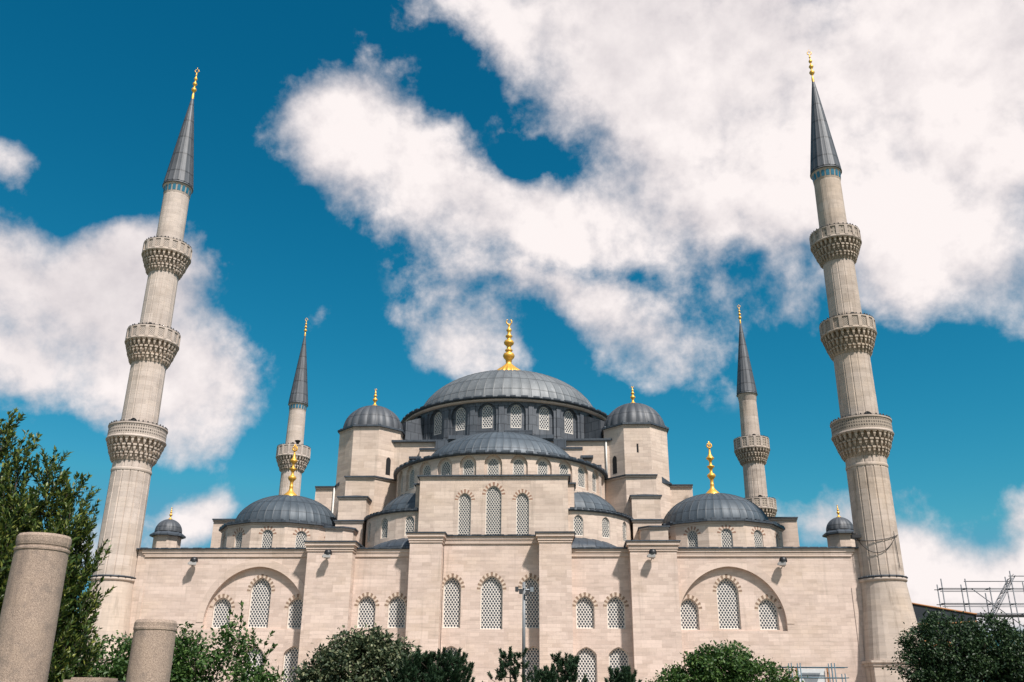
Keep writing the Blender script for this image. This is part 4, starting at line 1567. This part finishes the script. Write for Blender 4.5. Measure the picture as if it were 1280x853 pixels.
# cable looped round the right minaret, with the camera bracket on the roof edge
cb = thing('cable', 'black cable sagging across the shaft of the right minaret', 'cable', (36, .05, 16.3))
q = MB()
pts = []
for i in range(25):
    t = i / 24
    a = R(-190 + 150 * t)
    pts.append((2.0 * math.cos(a), 2.0 * math.sin(a), .35 - .55 * math.sin(PI * t) + .1 * t))
q.tube(pts, .035, 5)
pts = []
for i in range(19):
    t = i / 18
    a = R(-165 + 110 * t)
    pts.append((2.02 * math.cos(a), 2.02 * math.sin(a), .25 - 1.5 * math.sin(PI * t)))
q.tube(pts, .03, 5)
q.tube([(2.0 * math.cos(R(-58)), 2.0 * math.sin(R(-58)), .7), (2.02 * math.cos(R(-55)), 2.02 * math.sin(R(-55)), -2.6)], .03, 5)
q.build('cable_run', CABLE, cb)
q = MB()
q.box(-2.5, -1.7, -1.0, -.5, .25, .55)
q.sphere((-2.3, -.8, .65), .2, 6)
q.build('junction_box', CABLE, cb)

# ------------------------------------------------------------------ right-hand building site
sc = thing('scaffold', 'tall grey pipe scaffold against the clouds right of the minaret', 'scaffold', (51, 25, 0))
std, led, brc, stair = MB(), MB(), MB(), MB()
xs = [0, 2.75, 5.4, 8.0, 9.9, 11.6, 13.4, 15.2]
for i, x in enumerate(xs):
    top = (15.7, 15.7, 14.75, 16.6, 16.0, 16.6, 16.6, 16.6)[i]
    for y in (0, 1.4):
        std.tube([(x, y, 0), (x, y, top + (.5 if y == 0 else 0))], .065, 6)
for z in (2, 4, 6, 8, 10.2, 12.3, 13.4, 15.1):
    for y in (0, 1.4):
        led.tube([(-.4, y, z), (15.6, y, z)], .05, 6)
for z in (14.75, 13.05):
    led.tube([(-.3, 0, z), (15.6, 0, z)], .04, 6)
led.tube([(2.6, 0, 15.9), (15.6, 0, 15.9)], .05, 6)
led.tube([(7.8, 0, 16.5), (15.6, 0, 16.5)], .05, 6)
for x in xs:
    for z in (2, 6, 10.2, 13.4, 15.1):
        led.tube([(x, -.2, z), (x, 1.6, z)], .05, 6)
brc.tube([(3.3, 0, 15.1), (9.2, 0, 10.2)], .05, 6)
brc.tube([(-.2, 1.4, 6), (8, 1.4, 12.3)], .05, 6)
brc.tube([(8, 0, 12.0), (15, 0, 15)], .05, 6)
for dy in (0.1, 1.2):
    stair.tube([(8.2, dy, 16.3), (4.6, dy, 11.2), (2.5, dy, 8.0)], .07, 6)
    stair.tube([(11.6, dy, 8.0), (15.2, dy, 13.4)], .07, 6)
for k in range(16):
    t = k / 15
    stair.tube([(8.2 - 5.7 * t, .1, 16.3 - 8.3 * t), (8.2 - 5.7 * t, 1.2, 16.3 - 8.3 * t)], .05, 5)
    stair.tube([(8.2 - 5.7 * t + .25, .1, 16.75 - 8.3 * t), (8.2 - 5.7 * t - .3, .1, 16.3 - 8.3 * t)], .035, 5)
stair.tube([(8.6, .1, 16.6), (2.9, .1, 8.3)], .05, 6)
std.build('standards', TUBE, sc)
led.build('ledgers', TUBE, sc)
brc.build('braces', TUBE, sc)
stair.build('stair', TUBE, sc)
dk = MB()
dk.box(2.4, 16, -.1, 1.5, 12.0, 12.16)
dk.build('deck', BLUE_ST, sc)

sh = thing('temporary_roof', 'dark membrane roof with orange timber edges beside the right minaret', 'roof', (44, 20, 0))
q = MB()
q.prism([(-.5, 0), (8.2, 0), (8.2, 9), (-.5, 9)], 5.0, 8, top=[13.2, 11.7, 11.4, 12.9])
q.build('membrane', TARP, sh)
q = MB()
q.tube([(-.5, -.06, 13.22), (3, -.06, 12.62), (8.3, -.06, 11.74)], .09, 5)
q.tube([(1.0, -.06, 10.6), (8.2, -.06, 10.95)], .10, 5)
q.tube([(.6, -.06, 10.6), (3.6, -.06, 8.0)], .10, 5)
q.build('timber_edge', ORANGE, sh)
q = MB()
q.box(8.1, 26, -.2, .1, 11.5, 11.72)
q.build('beam', CABLE, sh)

sc = thing('scaffold', 'low blue pipe scaffold with white sheeting at the foot of the right wing', 'scaffold', (26.2, -2.0, 0))
q = MB()
for x in (0.15, .9, 3.55, 3.8, 4.6):
    for y in (-.9, 0.1):
        q.tube([(x, y, 0), (x, y, 5.55 if x < 4 else 4.7)], .045, 6)
q.build('standards', BLUE_ST, sc)
q = MB()
for z in (1.8, 3.4, 4.35, 5.2):
    for y in (-.9, .1):
        q.tube([(-.9, y, z), (4.9, y, z)], .045, 6)
q.build('ledgers', BLUE_ST, sc)
q = MB()
q.box(.95, 3.3, .5, .56, 1.2, 5.15)
q.build('sheeting', SHEET, sc)
q = MB()
q.add([(1.2, .48, 4.8), (2.9, .48, 4.8), (2.05, .48, 3.0), (1.2, .499, 4.8), (2.9, .499, 4.8), (2.05, .499, 3.0)], [(0, 2, 1), (3, 4, 5), (0, 1, 4, 3), (1, 2, 5, 4), (2, 0, 3, 5)])
q.build('netting', STEEL, sc)
q = MB()
for x in (.8, 3.45):
    q.box(x, x + .1, .35, .5, 1.2, 5.2)
q.build('timber_post', ORANGE, sc)

cn = thing('canopy', 'small lean-to canopy with rusty edge against the right minaret foot', 'canopy', (38.3, -2.3, 6.6))
q = MB()
q.prism([(-.3, -1.2), (1.8, -1.2), (1.8, .6), (-.3, .6)], .35, .6, top=[.55, .5, .95, 1.0])
q.build('canopy_roof', ORANGE, cn)
q = MB()
q.prism([(0, -1.0), (1.7, -1.0), (1.7, .6), (.6, .6)], -.6, .34)
q.build('canopy_box', SOOT_R, cn)

# ------------------------------------------------------------------ lamp post
lp = thing('lamp_post', 'slim grey lamp post with a cluster of floodlights in front of the facade', 'lamp post', (5.0, -43, 0))
q = MB()
q.tube([(0, 0, 0), (0, 0, 2.6)], .12, 12)
q.tube([(0, 0, 2.6), (0, 0, 7.3)], .085, 12, r2=.07)
q.build('pole', POLE, lp)
q = MB()
q.tube([(-.3, 0, 6.95), (.45, 0, 6.95)], .035, 6)
q.tube([(0, -.3, 7.0), (0, .3, 7.0)], .035, 6)
q.build('crossarm', STEEL, lp)
for (x, y, z) in ((-.33, 0, 6.97), (-.14, -.15, 6.85), (.18, -.12, 6.82), (.38, 0, 6.95), (.28, .1, 7.08)):
    q = MB()
    q.prism([(x - .08, y - .10), (x + .08, y - .10), (x + .055, y + .10), (x - .055, y + .10)], z - .11, z + .11)
    q.build('lamp_head', LAMP_D if x < .3 else STEEL, lp)

# ------------------------------------------------------------------ granite columns in the foreground


def column(name, label, x, y, r0, r1, h, lip, ring_z):
    m = thing(name, label, 'column', (x, y, 0), 'broken granite columns')
    q = MB()
    n = 160
    prof = [(r0 * 1.12, 0), (r0 * 1.12, .12), (r0, .16), (r0 + (r1 - r0) * .5, h * .5), (r1, h - ring_z - .03)]
    prof += [(r1 * 1.03, h - ring_z - .022), (r1 * 1.035, h - ring_z), (r1 * 1.03, h - ring_z + .012), (r1 * .985, h - ring_z + .018), (r1 * .985, h - ring_z + .035), (r1 * 1.01, h - ring_z + .045), (r1 * lip, h - .10), (r1 * lip, h - .035), (r1 * lip - .022, h), (r1 * .5, h + .005), (.01, h + .01)]
    rs = np.random.default_rng(int(h * 100))
    ph = rs.uniform(0, 6.28, 6)

    def rad(k, r, z):
        a = 2 * PI * k / n
        w = 0.006 * math.sin(3 * a + ph[0] + z * 2) + .004 * math.sin(7 * a + ph[1] - z * 3) + .003 * math.sin(13 * a + ph[2] + z * 5)
        if z > h - ring_z and r > r1 * .7:
            w += -.02 * max(0, math.sin(2.3 * a + ph[3])) ** 6 - .012 * max(0, math.sin(5 * a + ph[4])) ** 4
        return r * (1 + w * (1 if r > .1 else 0))
    q.lathe(prof, n, rad=rad, smooth=False)
    q.build('shaft', GRANITE, m)
    return m


column('granite_column', 'taller grey granite column with moulded rim at the left edge', -.045, -75.8, .37, .328, 3.80, 1.03, .19)
column('granite_column', 'shorter broken granite column in front of the leafy tree', 1.645, -75.8, .27, .255, 2.72, 1.02, .10)
sb = thing('stone_block', 'low carved stone block between the two granite columns', 'stone block', (.86, -75.6, 0))
q = MB()
q.box(-.22, .22, -.25, .25, 0, 1.93)
q.box(-.26, .26, -.29, .29, 1.93, 2.0)
q.box(-.2, .2, -.22, .22, 2.0, 2.03)
q.build('block', GRANITE, sb)


# ------------------------------------------------------------------ vegetation
def leaf_mesh(name, pos, dr, nr, L, Wd, mat, parent, fold=.25):
    """pos: leaf bases, dr: unit direction, nr: approximate normal; one rhombic leaf each, folded along the rib"""
    n = len(pos)
    L = np.broadcast_to(np.asarray(L, float), (n,))[:, None]
    Wd = np.broadcast_to(np.asarray(Wd, float), (n,))[:, None]
    side = np.cross(dr, nr)
    side /= np.linalg.norm(side, axis=1, keepdims=True) + 1e-9
    nn = np.cross(side, dr)
    a = pos
    b = pos + dr * L * .45 + side * Wd * .5 + nn * Wd * fold
    c = pos + dr * L
    d = pos + dr * L * .45 - side * Wd * .5 + nn * Wd * fold
    v = np.stack([a, b, c, d], 1).reshape(-1, 3)
    idx = np.arange(n)[:, None] * 4
    tri = np.concatenate([idx + [0, 1, 2], idx + [0, 2, 3]], 1).reshape(-1)
    me = bpy.data.meshes.new(name)
    me.vertices.add(len(v))
    me.vertices.foreach_set('co', v.ravel().astype(np.float32))
    nt = n * 2
    me.loops.add(nt * 3)
    me.loops.foreach_set('vertex_index', tri.astype(np.int32))
    me.polygons.add(nt)
    me.polygons.foreach_set('loop_start', (np.arange(nt) * 3).astype(np.int32))
    me.polygons.foreach_set('loop_total', np.full(nt, 3, np.int32))
    me.materials.append(mat)
    me.update()
    me.validate()
    return link(name, me, parent)


def unit(v):
    return v / (np.linalg.norm(v, axis=-1, keepdims=True) + 1e-9)


def rdir(n):
    return unit(rng.normal(size=(n, 3)))


def trunk(parent, base_r, pts_list):
    q = MB()
    for pts, r, r2 in pts_list:
        q.tube(pts, r, 7, r2=r2)
    return q.build('trunk', BARK, parent)


def broad_tree(name, label, cat, loc, blobs, leaf_n, L, Wd, mat, ncl=None, clr=.35, trunk_r=.15, up=.3, group=None):
    """blobs: (x, y, z, rx, ry, rz) lobes of the crown; leaves in small clusters spread through the lobes"""
    m = thing(name, label, cat, loc, group)
    vol = np.array([b[3] * b[4] * b[5] for b in blobs])
    pr = vol ** .75 / (vol ** .75).sum()
    P, D, Nn = [], [], []
    ncl = ncl or leaf_n // 28
    pick = rng.choice(len(blobs), ncl, p=pr)
    B = np.array(blobs)[pick]
    d = rdir(ncl)
    rad = rng.uniform(.25, 1.0, ncl) ** .45 * rng.uniform(.85, 1.26, ncl)
    C = B[:, :3] + d * rad[:, None] * B[:, 3:]
    per = leaf_n // ncl
    out = unit(d + np.array([0, 0, .35]))
    for i in range(ncl):
        k = max(3, int(per * rng.uniform(.5, 1.5)))
        o = rng.normal(size=(k, 3)) * clr * np.array([1, 1, .6])
        p = C[i] + o + out[i] * rng.uniform(0, clr, (k, 1))
        P.append(p)
        D.append(unit(rng.normal(size=(k, 3)) * .8 + out[i] * .7 + np.array([0, 0, -.15])))
        Nn.append(unit(rng.normal(size=(k, 3)) * .6 + np.array([0, -.15, 1]) * (1 - 0) + out[i] * up))
    P, D, Nn = np.concatenate(P), np.concatenate(D), np.concatenate(Nn)
    n = len(P)
    leaf_mesh('crown', P, D, Nn, L * rng.uniform(.6, 1.25, n), Wd * rng.uniform(.7, 1.2, n), mat, m)
    tops = [np.array(b[:3]) for b in blobs]
    cz = min(b[2] - b[5] for b in blobs)
    cxy = np.mean([t[:2] for t in tops], 0)
    fork = Vector((cxy[0], cxy[1], max(.4, cz + .2)))
    lst = [([(cxy[0] * .6, cxy[1] * .6, 0), (cxy[0] * .8, cxy[1] * .8, fork.z * .5), fork], trunk_r, trunk_r * .75)]
    for t in tops:
        e = Vector(t)
        mid = fork.lerp(e, .55) + Vector((0, 0, -.1))
        lst.append(([fork, mid, e], trunk_r * .5, trunk_r * .12))
    for i in rng.choice(ncl, min(ncl, 60), replace=False):
        j = pick[i]
        a = Vector(tops[j]) * .6 + fork * .4
        lst.append(([a, a.lerp(Vector(C[i]), .5) + Vector((0, 0, .05)), Vector(C[i])], trunk_r * .16, trunk_r * .05))
    trunk(m, trunk_r, lst)
    return m


def shoot_tree(name, label, loc, shoots, mat, L, Wd, dens, cat='tree', trunk_pts=None, spiral=.55, twig=.008, tilt=.75):
    """upright leafy shoots: shoots = list of (base, tip, radius of leaf spray)"""
    m = thing(name, label, cat, loc)
    P, D, Nn = [], [], []
    q = MB()
    for (b, t, wid) in shoots:
        b, t = np.array(b, float), np.array(t, float)
        ln = np.linalg.norm(t - b)
        ax = (t - b) / ln
        k = max(6, int(ln * dens))
        s = np.sort(rng.uniform(0, 1, k)) ** .9
        bend = np.array([rng.normal(), rng.normal(), 0]) * .06 * ln
        base = b + (t - b) * s[:, None] + bend * np.sin(PI * s)[:, None]
        ang = np.arange(k) * 2.4 + rng.uniform(0, 6.28)
        e1 = unit(np.cross(ax, [.3, .9, .1]))
        e2 = np.cross(ax, e1)
        out = np.cos(ang)[:, None] * e1 + np.sin(ang)[:, None] * e2
        dd = unit(out * (tilt + rng.normal(0, .15, (k, 1))) + ax * (.65 + .5 * s[:, None]) + rng.normal(size=(k, 3)) * .15)
        P.append(base + out * wid * .1)
        D.append(dd)
        Nn.append(unit(ax - out * .3 + rng.normal(size=(k, 3)) * .35))
        q.tube([b, b + (t - b) * .5 + bend, t], twig, 4, r2=twig * .3)
    P, D, Nn = np.concatenate(P), np.concatenate(D), np.concatenate(Nn)
    n = len(P)
    leaf_mesh('crown', P, D, Nn, L * rng.uniform(.6, 1.2, n), Wd * rng.uniform(.75, 1.2, n), mat, m)
    for pts, r, r2 in (trunk_pts or []):
        q.tube(pts, r, 8, r2=r2)
    q.build('trunk', BARK, m)
    return m


# big laurel at the left edge, just behind the columns
sh_ = []
lx, ly = -2.75, -72.6
spires = [(-3.0, 0.0, 6.55, .42), (-2.42, -.25, 6.12, .36), (-1.98, .0, 5.86, .34), (-1.62, .2, 5.45, .32), (-1.34, .0, 4.95, .32), (-3.7, .4, 6.6, .6), (-4.5, .2, 6.3, .8), (-1.22, .25, 4.3, .33), (-1.5, -.3, 4.5, .5), (-2.7, .5, 5.0, .8), (-2.2, -.4, 5.1, .5), (-1.75, .3, 3.6, .7), (-2.4, -.5, 4.3, .8)]
for (sx, sy, sz, sr) in spires:
    n = int(165 * (sr / .42) ** 1.0)
    for i in range(n):
        f = rng.uniform(0, 1) ** .95
        z0 = 1.0 + (sz - 1.35) * f
        wr = sr * (1.25 - .95 * f ** 1.6)
        a = rng.uniform(0, 2 * PI)
        wr = sr * (1.3 - 1.1 * f ** 1.1)
        rr = wr * math.sqrt(rng.uniform(.1, 1))
        bx, by = sx + math.cos(a) * rr * .8, sy + math.sin(a) * rr * .9
        ln = rng.uniform(.32, .6)
        tx, ty = bx + math.cos(a) * ln * .38, by + math.sin(a) * ln * .38
        sh_.append(((bx - lx, by, z0), (tx - lx, ty, min(z0 + ln * .9, sz)), .05))
    sh_.append(((sx - lx, sy, sz - .8), (sx - lx, sy, sz), .05))
    for i in range(14):                     # sprays that break the outline
        z0 = rng.uniform(2.2, sz - .5)
        a = rng.uniform(0, 2 * PI)
        wr = sr * (1.25 - .95 * ((z0 - 1) / (sz - 1)) ** 1.6)
        sh_.append(((sx - lx + math.cos(a) * wr * .8, sy + math.sin(a) * wr * .8, z0), (sx - lx + math.cos(a) * (wr + .22), sy + math.sin(a) * (wr + .22), z0 + .42), .05))
shoot_tree('laurel_tree', 'dense dark laurel tree with upright shoots behind the taller granite column', (lx, ly, 0), sh_, L_LAUREL, .105, .043, 56,
           trunk_pts=[([(0, 0, 0), (.05, 0, 1.5), (0, 0, 4.5)], .12, .03)] + [([(0, 0, .8), ((s[0] - lx) * .6, s[1] * .6, 2.2), (s[0] - lx, s[1], s[2] - .6)], .05, .012) for s in spires])

# leafy tree behind the shorter column
broad_tree('leafy_tree', 'bright green leafy tree behind the shorter broken granite column', 'tree', (-1.55, -64.5, 0),
           [(0.0, 0, 2.05, 1.15, .9, .85), (-2.9, .2, 2.35, .85, .7, .85), (-2.2, .2, 2.4, .8, .7, .85), (-3.7, .2, 2.0, .7, .6, .8), (.9, 0, 1.75, .9, .8, .7), (-1.3, .1, 2.35, .9, .8, .95), (-.75, 0, 2.75, .45, .4, .55), (-2.3, .2, 2.0, .8, .7, .7), (1.2, 0, 1.35, .5, .5, .5), (.35, 0, 3.2, .42, .35, .42), (-.9, 0, 3.05, .35, .3, .45)],
           20000, .115, .075, L_BUSH, clr=.13, trunk_r=.09)
sp = []
for i in range(26):
    a = rng.uniform(0, 6.28)
    x = rng.uniform(-.5, .75)
    z = 2.85 + rng.uniform(-.3, .5) - abs(x - .1) * .5
    sp.append(((x, rng.uniform(-.2, .2), z), (x + rng.normal(0, .2), rng.uniform(-.3, .3), z + rng.uniform(.3, .55)), .05))
sp.append(((.02, 0, 3.3), (-.02, 0, 4.15), .05))
sp.append(((.02, 0, 3.4), (-.32, 0, 3.95), .05))
shoot_tree('sapling', 'thin sapling shoots standing above the bright leafy tree', (-1.3, -64.0, 0), sp, L_BUSH, .12, .075, 26, trunk_pts=[([(0, 0, 0), (.03, 0, 2), (0, 0, 3.4)], .05, .015)])

# catalpa-like tree before the left bays
broad_tree('flowering_tree', 'rounded grey green tree with pale flower clusters before the left bays', 'tree', (-1.75, -45, 0),
           [(-.35, 0, 3.3, 1.75, 1.5, 1.35), (-1.6, 0, 2.75, 1.35, 1.2, 1.2), (1.0, 0, 3.0, 1.25, 1.2, 1.25), (.1, 0, 4.0, 1.0, .9, .75), (-.75, -.2, 4.0, .75, .7, .7), (-2.4, 0, 2.3, .9, .8, .8), (1.9, 0, 2.6, .8, .8, .9)],
           17000, .20, .13, L_CATALPA, clr=.20, trunk_r=.16, ncl=640)


# pines
def pine(label, loc, h, spread, nwh, crown_base, seed, per=5, tuft=1.0, dens=170, wid=.028, Ln=.15):
    r = random.Random(seed)
    m = thing('pine_tree', label, 'tree', loc, 'pines before the facade')
    q = MB()
    q.tube([(0, 0, 0), (r.uniform(-.04, .04), 0, h * .5), (0, 0, h)], .09, 7, r2=.015)
    segs = [((0, 0, h - .75), (0, 0, h + .02), 1.0)]
    for i in range(nwh):
        f = i / max(1, nwh - 1)
        z = crown_base + (h - .5 - crown_base) * f
        for k in range(per):
            a = 2 * PI * k / per + r.uniform(-.5, .5) + i * 1.3
            ln = spread * (1 - f * .62) * r.uniform(.4, 1.25)
            e = (ln * math.cos(a), ln * math.sin(a), z + ln * r.uniform(.05, .4))
            mid = (e[0] * .55, e[1] * .55, z + ln * .05)
            q.tube([(0, 0, z), mid, e], .024, 5, r2=.010)
            up_ = r.uniform(.28, .5) * tuft
            segs.append(((e[0] * .9, e[1] * .9, e[2] - .05), (e[0] + .10 * math.cos(a), e[1] + .10 * math.sin(a), e[2] + up_), 1.0))
            for j in range(r.choice((1, 2, 3))):
                t = r.uniform(.45, .95)
                b = (e[0] * t, e[1] * t, mid[2] + (e[2] - mid[2]) * t)
                g_ = (b[0] + r.uniform(-.22, .22), b[1] + r.uniform(-.22, .22), b[2] + r.uniform(.15, .42) * tuft)
                q.tube([b, g_], .012, 4, r2=.006)
                segs.append((b, g_, .8))
    q.build('trunk', BARK, m)
    P, D, Nn = [], [], []
    for (b, t, th) in segs:
        b, t = np.array(b), np.array(t)
        ln = np.linalg.norm(t - b)
        k = int(dens * max(.25, ln) * 2.2 * th)
        s = rng.uniform(.05, 1, k)
        ax = (t - b) / (ln + 1e-9)
        o = rdir(k)
        o = unit(o - (o @ ax)[:, None] * ax)
        P.append(b + (t - b) * s[:, None])
        D.append(unit(o * (1.0 - .55 * s[:, None]) + ax * .75))
        Nn.append(rdir(k))
    P, D, Nn = np.concatenate(P), np.concatenate(D), np.concatenate(Nn)
    leaf_mesh('crown', P, D, Nn, Ln * rng.uniform(.7, 1.2, len(P)), wid, L_PINE, m, 0)
    return m


pine('broad dark pine overlapping the right side of the flowering tree', (.35, -46.2, 0), 3.75, 1.7, 10, 1.2, 3, 8)
pine('dark pine with upright candles beside the lower left windows', (1.45, -46, 0), 4.0, 1.9, 9, 1.2, 13, 8)
pine('small pine with few upright tips left of the sparse young pine', (2.2, -46.4, 0), 3.85, 1.2, 8, 1.4, 23, 5)
pine('sparse young pine with bare gaps left of the lamp post', (4.55, -46, 0), 4.12, 1.35, 6, 1.9, 33, 4, .75, 150)
pine('young pine with a pointed top right of the lamp post', (6.95, -46, 0), 3.85, 1.15, 7, 1.5, 43, 5)
pine('low young pine between the lamp post and the pointed pine', (6.05, -46.6, 0), 3.3, 1.0, 6, 1.5, 53, 5)
pine('low dark pine under the lower right windows', (9.35, -46, 0), 3.35, 1.3, 7, 1.4, 63, 6)

broad_tree('round_tree', 'round green leafy tree below the right blind arch', 'tree', (13.75, -45, 0),
           [(0, 0, 3.2, 1.5, 1.3, 1.0), (-1.4, 0, 2.6, 1.2, 1.1, .8), (1.35, 0, 2.75, 1.3, 1.1, .85), (.35, 0, 3.75, .8, .75, .5), (-.55, 0, 3.65, .75, .7, .5), (2.4, 0, 2.3, .8, .8, .6), (-2.5, 0, 2.2, .9, .8, .6)],
           15000, .17, .11, L_BUSH, clr=.16, trunk_r=.15, ncl=620)
broad_tree('dark_tree', 'large dark evergreen tree in the lower right corner', 'tree', (24.6, -45, 0),
           [(-1.2, 0, 4.3, 1.6, 1.4, 1.15), (-2.3, 0, 3.5, 1.1, 1.0, .85), (.8, 0, 4.1, 1.5, 1.3, 1.1), (2.4, 0, 3.9, 1.5, 1.4, 1.1), (-.3, 0, 3.2, 2.2, 1.6, 1.4), (-1.5, 0, 5.0, .6, .6, .7), (.9, 0, 4.9, .65, .6, .6), (3.5, 0, 3.3, 1.4, 1.3, 1.3), (-1.9, 0, 2.6, 1.2, 1.0, 1.0), (1.9, 0, 2.6, 1.8, 1.4, 1.2)],
           46000, .15, .085, L_DARK, clr=.17, trunk_r=.22, ncl=1500)
